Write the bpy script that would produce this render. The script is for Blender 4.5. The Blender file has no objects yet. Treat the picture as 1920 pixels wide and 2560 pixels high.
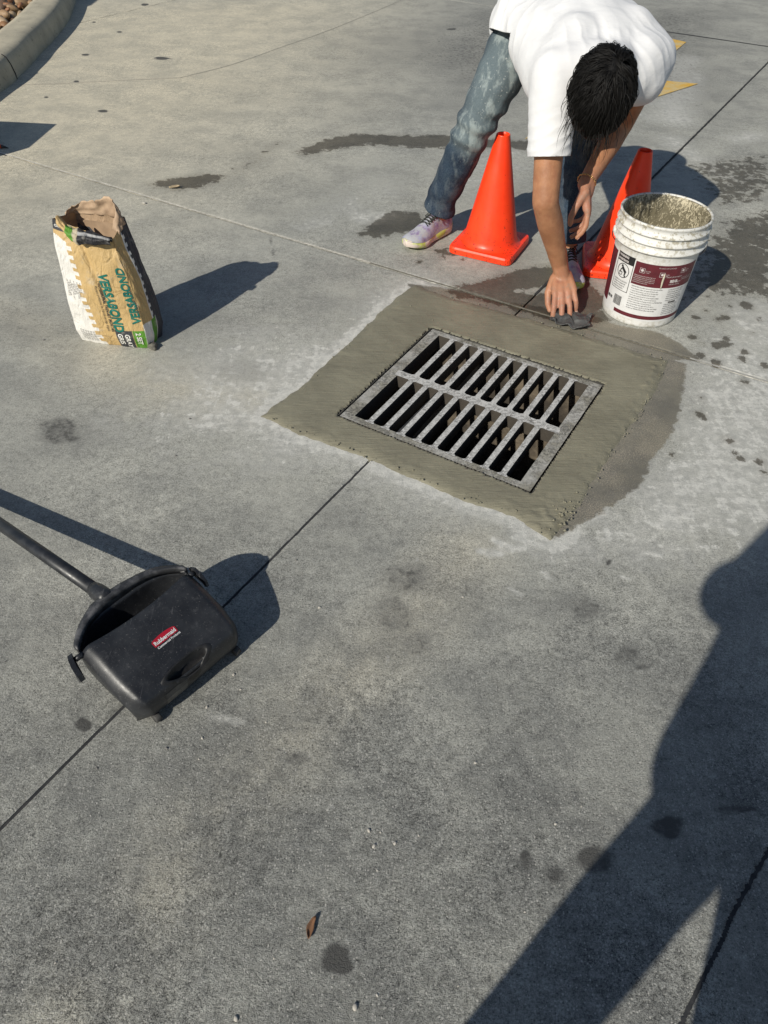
import bpy, bmesh, math, random
import numpy as np
from mathutils import Vector, Matrix, noise as mnoise

# ------------------------------------------------------------------ camera, sky, sun, exposure
PX = 1920 / 1659.0                       # picture coordinates below are read on a 1659 px wide view
F_PX, PITCH, ROLL, CAM_H = 1840.0, math.radians(45.04), math.radians(1.63), 1.377
_c, _s = math.cos(PITCH), math.sin(PITCH)
FWD = np.array([0, _c, -_s]); _up = np.array([0, _s, _c]); _rt = np.array([1.0, 0, 0])
RIGHT = math.cos(ROLL) * _rt + math.sin(ROLL) * _up
UP = -math.sin(ROLL) * _rt + math.cos(ROLL) * _up
EYE = np.array([0, 0, CAM_H])

def G(x, y, z=0.0):
    """picture point -> world point at height z"""
    d = FWD + ((x * PX - 960) / F_PX) * RIGHT - ((y * PX - 1280) / F_PX) * UP
    return EYE + d * ((z - EYE[2]) / d[2])

scene = bpy.context.scene
COL = scene.collection
cam = bpy.data.cameras.new('camera')
cam.sensor_fit = 'VERTICAL'; cam.sensor_height = 24.0; cam.lens = F_PX / 2560 * 24.0
cam.clip_start = 0.02; cam.clip_end = 1000
camo = bpy.data.objects.new('camera', cam); COL.objects.link(camo)
M = Matrix.Identity(4)
for i in range(3):
    M[i][0] = RIGHT[i]; M[i][1] = UP[i]; M[i][2] = -FWD[i]; M[i][3] = EYE[i]
camo.matrix_world = M
scene.camera = camo

SUN_EL, SUN_AZ = math.radians(34.5), (-0.6, -0.8)      # direction on the ground towards the sun
world = bpy.data.worlds.new('World'); scene.world = world; world.use_nodes = True
wn = world.node_tree
sky = wn.nodes.new('ShaderNodeTexSky'); sky.sky_type = 'NISHITA'; sky.sun_disc = False
sky.sun_elevation = SUN_EL; sky.sun_rotation = math.atan2(SUN_AZ[0], SUN_AZ[1])
sky.air_density = 1.0; sky.dust_density = 0.6; sky.ozone_density = 1.0
bg = wn.nodes['Background']; bg.inputs['Strength'].default_value = 0.068
wn.links.new(sky.outputs[0], bg.inputs[0])
sl = bpy.data.lights.new('sun', 'SUN'); sl.energy = 4.6; sl.angle = math.radians(0.53); sl.color = (1.0, 0.95, 0.84)
so = bpy.data.objects.new('sun', sl); COL.objects.link(so)
sdir = Vector((SUN_AZ[0] * math.cos(SUN_EL), SUN_AZ[1] * math.cos(SUN_EL), math.sin(SUN_EL)))
so.rotation_euler = sdir.to_track_quat('Z', 'Y').to_euler(); so.location = (-3, -4, 5)
vs = scene.view_settings
vs.view_transform = 'Standard'; vs.look = 'None'; vs.exposure = 0.0; vs.gamma = 1.0; vs.use_curve_mapping = False

# ------------------------------------------------------------------ helpers
rng = random.Random(7); npr = np.random.default_rng(11)

def hash3(i, j, k, seed):
    n = (i * 374761393 + j * 668265263 + k * 1274126177 + seed * 974634777) & 0x7fffffff
    n = ((n ^ (n >> 13)) * 1274126177) & 0x7fffffff
    n = ((n ^ (n >> 16)) * 668265263) & 0x7fffffff
    return (n & 0xffff) / 65535.0

def vnoise(P, scale, seed=0, octaves=3):
    """value noise in -1..1 for an (n,3) array"""
    P = np.asarray(P, float); out = np.zeros(len(P)); amp = 1.0; tot = 0
    for o in range(octaves):
        Q = P * scale * 2 ** o + 17.3 * o + 100.0
        I = np.floor(Q).astype(np.int64); Fr = Q - I; Fr = Fr * Fr * (3 - 2 * Fr)
        v = 0
        for a in (0, 1):
            for b in (0, 1):
                for c in (0, 1):
                    w = (Fr[:, 0] if a else 1 - Fr[:, 0]) * (Fr[:, 1] if b else 1 - Fr[:, 1]) * (Fr[:, 2] if c else 1 - Fr[:, 2])
                    v = v + w * hash3(I[:, 0] + a, I[:, 1] + b, I[:, 2] + c, seed + o)
        out += amp * (v * 2 - 1); tot += amp; amp *= 0.5
    return out / tot

def link(name, me, mat=None, parent=None, smooth=False):
    o = bpy.data.objects.new(name, me); COL.objects.link(o)
    if mat is not None and not me.materials: me.materials.append(mat)
    if parent is not None: o.parent = parent
    if smooth and len(me.polygons): me.polygons.foreach_set('use_smooth', [True] * len(me.polygons))
    return o

def mesh(name, verts, faces, mat=None, parent=None, smooth=False):
    me = bpy.data.meshes.new(name)
    me.from_pydata([tuple(map(float, v)) for v in verts], [], [tuple(int(i) for i in f) for f in faces]); me.update()
    return link(name, me, mat, parent, smooth)

def bm_obj(name, bm, mat=None, parent=None, smooth=False):
    me = bpy.data.meshes.new(name); bm.normal_update(); bm.to_mesh(me); bm.free()
    return link(name, me, mat, parent, smooth)

def tag(o, label=None, cat=None, group=None, kind=None):
    if label: o['label'] = label
    if cat: o['category'] = cat
    if group: o['group'] = group
    if kind: o['kind'] = kind
    return o

def thing(name, loc, label, cat, group=None):
    o = bpy.data.objects.new(name, None); COL.objects.link(o); o.location = tuple(map(float, loc)); o.empty_display_size = 0.1
    bpy.context.view_layer.update() if False else None
    return tag(o, label, cat, group)

def adopt(o, root):
    """parent a mesh built in world coordinates under a thing"""
    o.parent = root; o.matrix_parent_inverse = Matrix.Translation(root.location).inverted()
    return o

def grid_faces(nu, nv, wrap_u=False):
    f = []
    mu = nu if wrap_u else nu - 1
    for j in range(nv - 1):
        for i in range(mu):
            a = j * nu + i; b = j * nu + (i + 1) % nu
            f.append((a, b, b + nu, a + nu))
    return f

def lathe(profile, seg=64):
    V = []; 
    for r, z in profile:
        for k in range(seg):
            t = 2 * math.pi * k / seg; V.append((r * math.cos(t), r * math.sin(t), z))
    return V, grid_faces(seg, len(profile), True)

def tube(points, radii, seg=10, cap=True):
    pts = [Vector(p) for p in points]
    if not hasattr(radii, '__len__'): radii = [radii] * len(pts)
    V = []; n = len(pts); prev = None
    for i, p in enumerate(pts):
        d = (pts[min(i + 1, n - 1)] - pts[max(i - 1, 0)]).normalized()
        if prev is None:
            a = d.orthogonal().normalized()
        else:
            a = (prev - d * prev.dot(d)); a = a.normalized() if a.length > 1e-6 else d.orthogonal().normalized()
        prev = a; b = d.cross(a)
        for k in range(seg):
            t = 2 * math.pi * k / seg
            V.append(tuple(p + (a * math.cos(t) + b * math.sin(t)) * radii[i]))
    Fc = grid_faces(seg, n, True)
    if cap:
        Fc.append(tuple(range(seg))[::-1]); Fc.append(tuple(range((n - 1) * seg, n * seg)))
    return V, Fc

def join(*parts):
    V, Fc = [], []
    for v, f in parts:
        o = len(V); V += [tuple(x) for x in v]; Fc += [tuple(i + o for i in q) for q in f]
    return V, Fc

def extrude_outline(outline, z0, z1, inset_bottom=0.0):
    n = len(outline); c = np.mean(np.array(outline), axis=0)
    V = [(x, y, z1) for x, y in outline] + [(x + (c[0] - x) * inset_bottom, y + (c[1] - y) * inset_bottom, z0) for x, y in outline]
    Fc = [tuple(range(n)), tuple(range(n, 2 * n))[::-1]]
    Fc += [(i, i + n, (i + 1) % n + n, (i + 1) % n) for i in range(n)]
    return V, Fc

def rounded_rect(w, h, r, seg=6):
    pts = []
    for cx, cy, a0 in ((w/2-r, h/2-r, 0), (-w/2+r, h/2-r, 90), (-w/2+r, -h/2+r, 180), (w/2-r, -h/2+r, 270)):
        for k in range(seg + 1):
            t = math.radians(a0 + 90 * k / seg); pts.append((cx + r * math.cos(t), cy + r * math.sin(t)))
    return pts

def catmull(pts, n):
    pts = [np.array(p, float) for p in pts]; P = [2 * pts[0] - pts[1]] + pts + [2 * pts[-1] - pts[-2]]
    out = []
    m = len(pts) - 1
    for i in range(n):
        t = i / (n - 1) * m; k = min(int(t), m - 1); u = t - k
        a, b, c, d = P[k:k + 4]
        out.append(0.5 * ((2*b) + (-a + c) * u + (2*a - 5*b + 4*c - d) * u*u + (-a + 3*b - 3*c + d) * u**3))
    return out

# ---- node helpers
class NT:
    def __init__(self, name):
        self.mat = bpy.data.materials.new(name); self.mat.use_nodes = True
        self.t = self.mat.node_tree; self.b = self.t.nodes['Principled BSDF']
    def n(self, typ, **kw):
        nd = self.t.nodes.new('ShaderNode' + typ)
        for k, v in kw.items(): setattr(nd, k, v)
        return nd
    def set(self, sock, v):
        if isinstance(v, bpy.types.NodeSocket): self.t.links.new(v, sock)
        elif isinstance(v, (tuple, list)) and sock.type == 'RGBA' and len(v) == 3: sock.default_value = (*v, 1)
        else: sock.default_value = v
    def math(self, op, a, b=0.0, c=0.0, clamp=False):
        nd = self.n('Math', operation=op, use_clamp=clamp)
        for i, v in enumerate((a, b, c)): self.set(nd.inputs[i], v)
        return nd.outputs[0]
    def mix(self, f, a, b, blend='MIX'):
        nd = self.n('Mix', data_type='RGBA', blend_type=blend)
        self.set(nd.inputs[0], f); self.set(nd.inputs[6], a); self.set(nd.inputs[7], b)
        return nd.outputs[2]
    def step(self, v, lo, hi, a=0.0, b=1.0):
        nd = self.n('MapRange', interpolation_type='SMOOTHSTEP')
        for i, x in enumerate((v, lo, hi, a, b)): self.set(nd.inputs[i], x)
        return nd.outputs[0]
    def lin(self, v, lo, hi, a=0.0, b=1.0):
        nd = self.n('MapRange')
        for i, x in enumerate((v, lo, hi, a, b)): self.set(nd.inputs[i], x)
        return nd.outputs[0]
    def pos(self, kind='Object'):
        return self.n('TexCoord').outputs[kind]
    def mapping(self, vec, scale=(1, 1, 1), rot=(0, 0, 0), loc=(0, 0, 0)):
        nd = self.n('Mapping'); self.set(nd.inputs[0], vec)
        nd.inputs['Scale'].default_value = scale; nd.inputs['Rotation'].default_value = rot; nd.inputs['Location'].default_value = loc
        return nd.outputs[0]
    def noise(self, vec, scale, detail=4, rough=0.55, dist=0.0, out=0):
        nd = self.n('TexNoise'); self.set(nd.inputs['Vector'], vec)
        for k, v in (('Scale', scale), ('Detail', detail), ('Roughness', rough), ('Distortion', dist)): self.set(nd.inputs[k], v)
        return nd.outputs[out]
    def voro(self, vec, scale, feature='F1', out='Distance', rand=1.0):
        nd = self.n('TexVoronoi', feature=feature); self.set(nd.inputs['Vector'], vec); nd.inputs['Scale'].default_value = scale
        nd.inputs['Randomness'].default_value = rand
        return nd.outputs[out]
    def attr(self, name, out='Vector'):
        nd = self.n('Attribute'); nd.attribute_name = name
        return nd.outputs[out]
    def sep(self, v):
        nd = self.n('SeparateXYZ'); self.set(nd.inputs[0], v); return nd.outputs
    def bump(self, h, strength=0.5, dist=0.002, normal=None):
        nd = self.n('Bump'); self.set(nd.inputs['Height'], h); self.set(nd.inputs['Strength'], strength); nd.inputs['Distance'].default_value = dist
        if normal is not None: self.set(nd.inputs['Normal'], normal)
        return nd.outputs[0]
    def done(self, color=None, rough=None, normal=None, **kw):
        if color is not None: self.set(self.b.inputs['Base Color'], color)
        if rough is not None: self.set(self.b.inputs['Roughness'], rough)
        if normal is not None: self.set(self.b.inputs['Normal'], normal)
        for k, v in kw.items(): self.set(self.b.inputs[k.replace('_', ' ')], v)
        return self.mat

def plain(name, c1, c2=None, scale=30.0, rough=0.6, bump=0.15, bscale=120.0, bdist=0.001, spec=0.5, lo=0.35, hi=0.65, **kw):
    m = NT(name); p = m.pos()
    c2 = c2 or tuple(x * 0.8 for x in c1)
    f = m.step(m.noise(p, scale, 6, 0.6), lo, hi)
    return m.done(m.mix(f, c1, c2), m.lin(m.noise(p, scale * 2, 3), 0.3, 0.7, rough - 0.08, rough + 0.08),
                  m.bump(m.noise(p, bscale, 5, 0.6), bump, bdist), Specular_IOR_Level=spec, **kw)

# ------------------------------------------------------------------ layout of the pavement joints and the drain
def V2(p): return np.array(p[:2], float)
j1a, j1b = V2(G(0, 1790)), V2(G(1659, 135))
j2a, j2b = V2(G(0, 330)), V2(G(1510, 780))
E2S = (j1b - j1a) / np.linalg.norm(j1b - j1a); E1S = (j2b - j2a) / np.linalg.norm(j2b - j2a)
_A = np.stack([E1S, E2S], 1)
_st = np.linalg.solve(np.stack([E2S, -E1S], 1), j2a - j1a)
ORG = j1a + E2S * _st[0]
def to_st(P): return np.linalg.solve(_A, (np.asarray(P)[..., :2] - ORG).T).T
def from_st(st): return ORG + np.asarray(st) @ _A.T
T4 = float(to_st(np.array([V2(G(1450, 70))]))[0, 1])

TH = math.radians(-30.04)
D1 = np.array([math.cos(TH), math.sin(TH)]); D2 = np.array([-math.sin(TH), math.cos(TH)])
DO = np.array([-0.152, 1.777]); DW, DD = 0.638, 0.600
def to_d(P): P = np.asarray(P)[..., :2] - DO; return np.stack([P @ D1, P @ D2], -1)
def from_d(a, b, z=0.0): q = DO + a * D1 + b * D2; return (q[0], q[1], z)

def sd_poly(P, poly):
    """signed distance to a polygon, positive inside"""
    P = np.asarray(P); poly = np.asarray(poly)[:, :2]; n = len(poly)
    d = np.full(len(P), 1e9); inside = np.zeros(len(P), bool)
    for i in range(n):
        a, b = poly[i], poly[(i + 1) % n]; ab = b - a
        t = np.clip(((P - a) @ ab) / (ab @ ab + 1e-12), 0, 1)
        d = np.minimum(d, np.linalg.norm(P - a - t[:, None] * ab, axis=1))
        c = (a[1] > P[:, 1]) != (b[1] > P[:, 1])
        with np.errstate(divide='ignore', invalid='ignore'):
            xi = (b[0] - a[0]) * (P[:, 1] - a[1]) / (b[1] - a[1] + 1e-15) + a[0]
        inside ^= c & (P[:, 0] < xi)
    return np.where(inside, d, -d)
def sd_line(P, pts):
    P = np.asarray(P); d = np.full(len(P), 1e9)
    for a, b in zip(pts[:-1], pts[1:]):
        a = np.asarray(a)[:2]; b = np.asarray(b)[:2]; ab = b - a
        t = np.clip(((P - a) @ ab) / (ab @ ab + 1e-12), 0, 1)
        d = np.minimum(d, np.linalg.norm(P - a - t[:, None] * ab, axis=1))
    return d
def gp(*pts): return [G(x, y)[:2] for x, y in pts]

MORTAR = np.array(gp((563, 900), (640, 845), (760, 735), (860, 640), (898, 616), (960, 640), (1150, 692), (1290, 735), (1444, 780),
                     (1425, 830), (1370, 910), (1290, 1020), (1235, 1110), (1190, 1165), (1120, 1122), (1000, 1080), (880, 1030), (780, 985), (650, 940)))

# ------------------------------------------------------------------ ground material
def stain_fields(P):
    """wet, film, white, dark, warm, coarse for ground points (n,2)"""
    n = len(P); wet = np.zeros(n); film = np.zeros(n); white = np.zeros(n); dark = np.zeros(n); warm = np.zeros(n); coarse = np.zeros(n)
    def fld(sd, w): return np.clip(0.5 + sd / (2 * w), 0, 1)
    for w, k, poly in (
        (.06, 1.0, ((640, 328), (700, 303), (760, 290), (870, 292), (985, 293), (1010, 308), (985, 320), (900, 318), (800, 312), (720, 322), (660, 335))),
        (.07, .95, ((1020, 298), (1150, 305), (1240, 310), (1240, 330), (1150, 326), (1050, 318))),
        (.06, .98, ((320, 396), (370, 386), (440, 376), (485, 380), (470, 392), (430, 403), (395, 411), (340, 403))),
        (.05, 1.0, ((780, 508), (800, 482), (850, 455), (905, 460), (925, 480), (900, 500), (860, 503), (820, 514))),
        (.05, 1.0, ((1030, 612), (1090, 590), (1180, 572), (1260, 590), (1300, 640), (1310, 690), (1240, 705), (1150, 680), (1050, 652), (960, 632), (985, 618))),
        (.10, .55, ((490, 378), (560, 330), (600, 303), (612, 308), (570, 345), (500, 388))), (.05, .9, ((930, 540), (965, 533), (985, 548), (960, 557))),
        (.10, .70, ((1520, 520), (1570, 470), (1659, 452), (1700, 470), (1700, 650), (1659, 648), (1590, 640), (1505, 643), (1460, 660), (1490, 600))),
        (.09, .58, ((1470, 350), (1660, 330), (1700, 400), (1660, 440), (1550, 450))),
    ):
        wet = np.maximum(wet, k * fld(sd_poly(P, gp(*poly)), w))
    # light island inside the wet patch in front of the cone
    isl = fld(sd_poly(P, gp((1100, 622), (1185, 617), (1215, 630), (1180, 640), (1110, 632))), .03)
    wet = np.clip(wet - isl * 0.75, 0, 1)
    for w, k, poly in (
        (.035, 1.0, ((880, 612), (960, 622), (1100, 652), (1290, 683), (1330, 700), (1420, 715), (1475, 742), (1510, 776), (1440, 782), (1300, 742), (1100, 690), (900, 640))),
        (.035, 1.0, ((1430, 770), (1484, 786), (1478, 840), (1466, 900), (1444, 962), (1405, 998), (1388, 1040), (1330, 1090), (1262, 1128), (1190, 1172), (1215, 1090), (1290, 990), (1370, 880))),
    ):
        film = np.maximum(film, k * fld(sd_poly(P, gp(*poly)), w))
    drops = ((1550, 690, 10), (1566, 685, 9), (1502, 686, 7), (1524, 671, 6), (1615, 660, 13), (1495, 727, 10), (1550, 748, 11), (1566, 745, 11), (1609, 761, 8), (1605, 776, 8),
             (1568, 730, 6), (1517, 741, 5), (1513, 769, 11), (1548, 783, 11), (1608, 824, 10), (1515, 860, 6), (1513, 896, 10), (1573, 950, 11),
             (1588, 981, 6), (1596, 989, 7), (1643, 998, 9), (1653, 1022, 9), (1451, 982, 6), (1652, 792, 8), (1500, 700, 4), (1530, 640, 8), (1575, 660, 5),
             (905, 565, 6), (1130, 600, 7), (1000, 560, 5), (600, 575, 3), (1640, 690, 6), (1625, 720, 5))
    for x, y, r in drops:
        c = G(x, y)[:2]; rr = np.linalg.norm(G(x + r, y)[:2] - c)
        d = np.linalg.norm((P - c) * (1.0, 0.8), axis=1)
        wet = np.maximum(wet, np.clip(0.5 + (rr - d) / (2 * 0.022), 0, 1) * 0.98)
    # pale mortar haze round the collar, strongest outside its left and lower right edges
    sm = -sd_poly(P, MORTAR)
    left = np.clip(1 - np.linalg.norm((P - G(640, 850)[:2]) / (0.75, 0.55), axis=1), 0, 1)
    white = np.maximum(white, np.clip(1.5 - sm / 0.05, 0, 1) * (sm > 0) * 0.74)
    white = np.maximum(white, np.clip(1.6 - sm / 0.022, 0, 1) * (sm > -.01) * 0.92)
    white = np.maximum(white, np.clip(1 - sm / 0.22, 0, 1) * (sm > 0) * 0.5)
    white = np.maximum(white, 0.52 * np.clip(left * 1.6, 0, 1))
    rgt = sd_poly(P, gp((1470, 800), (1560, 700), (1700, 620), (1800, 1150), (1659, 1190), (1480, 1230), (1230, 1190), (1290, 1110), (1400, 1010)))
    white = np.maximum(white, 0.60 * fld(rgt, .14))
    for pts, w, k in ((((1610, 700), (1659, 800)), .03, .62), (((1590, 690), (1640, 790)), .015, .58), (((1555, 380), (1450, 300)), .14, .45), (((1475, 130), (1450, 255)), .22, .72), (((1590, 300), (1640, 290)), .12, .6), (((780, 470), (850, 463)), .10, .56), (((1060, 1195), (1180, 1170)), .03, .7), (((1036, 1190), (1080, 1197)), .016, 1.1), (((1066, 1166), (1108, 1186)), .016, 1.0), (((1118, 1160), (1176, 1180)), .022, 1.0), (((1255, 1120), (1300, 1100)), .03, 1.0), (((1290, 1090), (1350, 1060)), .03, .9), (((1200, 1190), (1250, 1150)), .02, .85), (((1308, 1140), (1316, 1170)), .008, .9), (((1390, 1195), (1420, 1200)), .012, .8), (((1170, 1235), (1185, 1250)), .01, .8), (((1100, 1270), (1125, 1285)), .010, .7), (((1340, 1245), (1360, 1250)), .008, .8), (((1450, 1010), (1520, 1000)), .03, .7), (((1500, 1100), (1570, 1090)), .03, .7),
                      (((450, 1545), (520, 1560)), .012, .52), (((700, 480), (820, 400)), .2, .36), (((1000, 400), (1120, 330)), .3, .36), (((600, 940), (760, 1010)), .09, .5)):
        white = np.maximum(white, k * np.clip(1 - sd_line(P, gp(*pts)) / w, 0, 1) ** .6)
    for x, y, rx, ry, k in ((870, 1255, 60, 40, .54), (850, 1330, 55, 60, .52), (900, 1390, 40, 40, .48), (640, 1640, 30, 12, .6), (1265, 1320, 45, 24, .58), (1446, 1785, 38, 26, .82), (1530, 1770, 14, 8, .5), (1590, 1748, 50, 10, .7), (1285, 1858, 42, 36, .72), (1200, 1888, 28, 24, .68),
                            (1137, 1860, 22, 28, .66), (725, 2070, 33, 38, 1.0), (180, 1565, 17, 18, 1.0), (130, 932, 62, 32, .62), (1315, 1215, 9, 7, .8), (1355, 1415, 34, 26, .58),
                            (1385, 1440, 26, 8, .58), (300, 640, 60, 30, .42), (80, 700, 120, 60, .42), (1250, 1300, 60, 30, .44), (520, 800, 80, 30, .4), (350, 126, 17, 3.4, .95), (222, 240, 11, 3, .95), (975, 63, 12, 2.5, .9), (165, 176, 6, 2.4, 1.0), (184, 118, 8, 2.6, .95), (100, 210, 5, 2.2, .9), (258, 69, 6, 1.8, .95), (203, 48, 4, 1.6, 1.0), (313, 10, 8, 2.6, 1.0), (585, 520, 3, 12, .7), (590, 545, 4, 10, .7),
                            (1000, 1905, 6, 5, .6), (610, 2030, 7, 5, .6), (640, 1630, 18, 5, .6), (600, 1620, 10, 6, .55), (120, 1150, 8, 5, .5)):
        c = G(x, y)[:2]; u = G(x + rx, y)[:2] - c; v = G(x, y + ry)[:2] - c
        q = np.linalg.solve(np.stack([u, v], 1), (P - c).T).T
        r = np.linalg.norm(q, axis=1) + .42 * vnoise(np.c_[q, np.full(len(q), x * .37)], 1.6, 7, 3) if k >= .5 and rx > 7 else np.linalg.norm(q, axis=1); dark = np.maximum(dark, k * np.clip(1.5 - r, 0, 1) if k < .6 else k * np.clip(0.5 + (1 - r) * 1.6, 0, 1))
    warm = np.clip(fld(sd_poly(P, gp((-400, -20), (830, -20), (700, 180), (500, 330), (300, 420), (-400, 600))), .8), 0, 1)
    band = np.clip(1 - sd_line(P, gp((150, 2150), (520, 1700), (900, 1330), (1000, 1200))) / 0.16, 0, 1) * .45
    band2 = np.clip(1 - sd_line(P, gp((-100, 620), (330, 830), (560, 860))) / 0.2, 0, 1) * .4
    warm = np.maximum(warm, np.maximum(band, band2))
    coarse = np.clip((1.55 - P[:, 1]) / 1.0, 0, 1)
    # dark traffic lane at the far side
    lane = fld(sd_poly(P, gp((700, 120), (900, -10), (1700, -10), (1700, 330), (1350, 260), (900, 250))), .9)
    dark = np.maximum(dark, 0.55 * lane)
    return wet, film, white, dark, warm, coarse

def concrete_material():
    m = NT('concrete'); p = m.pos()
    w, fi, wh = m.sep(m.attr('stain_a'))[:3]; dk, wa, co = m.sep(m.attr('stain_b'))[:3]
    n_big = m.noise(p, 0.9, 8, 0.62); n_mid = m.noise(p, 5.0, 9, 0.68); n_sm = m.noise(p, 38.0, 8, 0.72)
    n_grain = m.noise(p, 230.0, 3, 0.8); n_fine = m.noise(p, 560.0, 2, 0.8)
    off = lambda n, k: m.math('MULTIPLY', m.math('SUBTRACT', n, .5), k)
    add = lambda *a: a[0] if len(a) == 1 else m.math('ADD', a[0], add(*a[1:]))
    base = m.mix(m.step(n_big, .34, .66), (.320, .319, .289), (.430, .425, .378))
    base = m.mix(m.step(n_mid, .38, .66, 0, .55), base, (.214, .215, .201))
    base = m.mix(m.math('MULTIPLY', wa, .8), base, m.mix(m.step(n_mid, .35, .65), (.64, .575, .435), (.50, .46, .36)))
    base = m.mix(m.math('MULTIPLY', co, m.step(n_mid, .36, .64, .35, .85)), base, (.188, .189, .178))
    # sand grain, pits, pale aggregate
    amp = m.lin(co, 0, 1, 1.9, 3.0)
    g = m.math('MULTIPLY', add(off(n_grain, 1.0), off(n_fine, .9), off(n_sm, .6), off(m.noise(p, 95, 5, .75), .65)), m.math('MULTIPLY', amp, m.step(m.noise(p, 2.3, 5, .6), .36, .64, .55, 1.2)))
    g = m.math('MAXIMUM', m.math('ADD', 1.0, g), .22)
    gm = m.n('CombineXYZ'); [m.set(gm.inputs[i], g) for i in range(3)]
    base = m.mix(1.0, base, gm.outputs[0], 'MULTIPLY')
    sp = m.n('TexVoronoi'); m.set(sp.inputs['Vector'], p); sp.inputs['Scale'].default_value = 210
    spr = m.sep(sp.outputs['Color'])
    speck = m.math('MULTIPLY', m.step(sp.outputs['Distance'], .42, .25), m.step(spr[0], .74, .80))
    base = m.mix(m.math('MULTIPLY', speck, m.lin(co, 0, 1, .25, .8)), base, (.50, .485, .45))
    pit_ = m.math('MULTIPLY', m.step(sp.outputs['Distance'], .45, .25), m.step(spr[1], .78, .84))
    base = m.mix(m.math('MULTIPLY', pit_, m.lin(co, 0, 1, .3, .6)), base, (.05, .05, .05))
    # splashes of dried mortar and specks of grime, irregular in shape and clustered
    sv = m.n('VectorMath', operation='ADD'); m.set(sv.inputs[0], p)
    dn = m.n('TexNoise'); m.set(dn.inputs['Vector'], p); dn.inputs['Scale'].default_value = 60; dn.inputs['Detail'].default_value = 5
    ds = m.n('VectorMath', operation='SCALE'); m.set(ds.inputs[0], dn.outputs['Color']); ds.inputs['Scale'].default_value = .03
    m.set(sv.inputs[1], ds.outputs[0])
    sp2 = m.n('TexVoronoi'); m.set(sp2.inputs['Vector'], sv.outputs[0]); sp2.inputs['Scale'].default_value = 30
    s2 = m.sep(sp2.outputs['Color'])
    spot = m.math('MULTIPLY', m.step(sp2.outputs['Distance'], m.lin(s2[2], 0, 1, .1, .3), .04), m.step(m.math('ADD', s2[0], m.math('ADD', off(n_big, .5), m.math('MULTIPLY', wh, .2))), .935, .96))
    base = m.mix(m.math('MULTIPLY', spot, .55), base, (.50, .49, .46))
    spot2 = m.math('MULTIPLY', m.step(sp2.outputs['Distance'], m.lin(s2[2], 0, 1, .08, .26), .03), m.step(m.math('ADD', s2[1], off(n_big, .6)), .93, .955))
    base = m.mix(m.math('MULTIPLY', spot2, .7), base, (.04, .04, .04))
    # hairline map cracks
    ve = m.n('TexVoronoi', feature='DISTANCE_TO_EDGE'); ve.inputs['Scale'].default_value = 15
    wv = m.n('VectorMath', operation='ADD'); m.set(wv.inputs[0], p)
    cn = m.n('TexNoise'); m.set(cn.inputs['Vector'], p); cn.inputs['Scale'].default_value = 18; cn.inputs['Detail'].default_value = 6
    sc = m.n('VectorMath', operation='SCALE'); m.set(sc.inputs[0], cn.outputs['Color']); sc.inputs['Scale'].default_value = .13
    m.set(wv.inputs[1], sc.outputs[0]); m.set(ve.inputs['Vector'], wv.outputs[0])
    crack = m.math('MULTIPLY', m.step(ve.outputs['Distance'], .022, .004), m.step(n_mid, .47, .62))
    base = m.mix(m.math('MULTIPLY', crack, m.lin(co, 0, 1, .15, .6)), base, (.05, .05, .05))
    # white haze and scrapes
    strk = m.noise(m.mapping(p, (30, 4, 1), (0, 0, .55)), 1.0, 7, .7); strk2 = m.noise(m.mapping(p, (5, 34, 1), (0, 0, .35)), 1.0, 7, .7)
    wn_ = add(off(n_sm, .8), off(strk, 1.5), off(strk2, 1.3), off(n_mid, .8))
    wm_soft = m.step(m.math('ADD', wh, off(n_mid, 1.4)), .12, .70, 0, .62)
    wm = m.step(m.math('ADD', wh, wn_), .50, .70)
    wm = m.math('MULTIPLY', m.math('MAXIMUM', wm_soft, m.math('MULTIPLY', wm, .9)), m.step(wh, .02, .2))
    base = m.mix(m.math('MULTIPLY', wm, m.lin(n_grain, .3, .7, .8, 1.0)), base, m.mix(m.step(n_sm, .35, .65), (.47, .468, .44), (.67, .66, .615)))
    # oil and gum
    dm = m.step(add(dk, off(n_sm, 1.3), off(n_grain, .5)), .42, .78)
    base = m.mix(m.math('MULTIPLY', dm, .92), base, (.034, .032, .030))
    base = m.mix(m.step(dk, .05, .7, 0, .4), base, (.13, .13, .125))
    # mortar film with sand in it
    fm = m.step(add(fi, off(n_sm, .9), off(n_mid, .7)), .44, .60)
    sandy = m.step(add(m.noise(p, 4.5, 3), off(n_grain, 1.6), off(n_fine, 1.2)), .58, .74)
    fcol = m.mix(m.step(n_mid, .35, .65), (.185, .170, .130), (.112, .104, .086))
    fcol = m.mix(m.math('MULTIPLY', sandy, .7), fcol, (.36, .31, .235))
    base = m.mix(m.math('MULTIPLY', fm, .92), base, fcol)
    # wet
    n_wet = m.noise(p, 17.0, 10, .76)
    wt = m.step(add(w, off(n_wet, 2.2)), .48, .55)
    base = m.mix(m.math('MULTIPLY', wt, .95), base, m.mix(1.0, base, (.34, .315, .28), 'MULTIPLY'))
    base = m.mix(m.step(w, .1, .6, 0, .3), base, m.mix(1.0, base, (.5, .47, .43), 'MULTIPLY'))
    rough = m.lin(m.math('MAXIMUM', m.math('MULTIPLY', wt, .8), fm), 0, 1, .86, .5)
    h = add(n_grain, m.math('MULTIPLY', n_sm, 1.3), m.math('MULTIPLY', n_fine, .6))
    st = m.math('MULTIPLY', m.lin(co, 0, 1, .5, 1.0), m.lin(fm, 0, 1, 1.0, .6))
    return m.done(base, rough, m.bump(h, st, .003), Specular_IOR_Level=.35)
CONC = concrete_material()

def joint_mat(name, c1, c2): return plain(name, c1, c2, 60, .95, .6, 180, .002, .2)
base_mat = joint_mat('joint_dirt', (.035, .034, .032), (.06, .057, .05))

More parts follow.
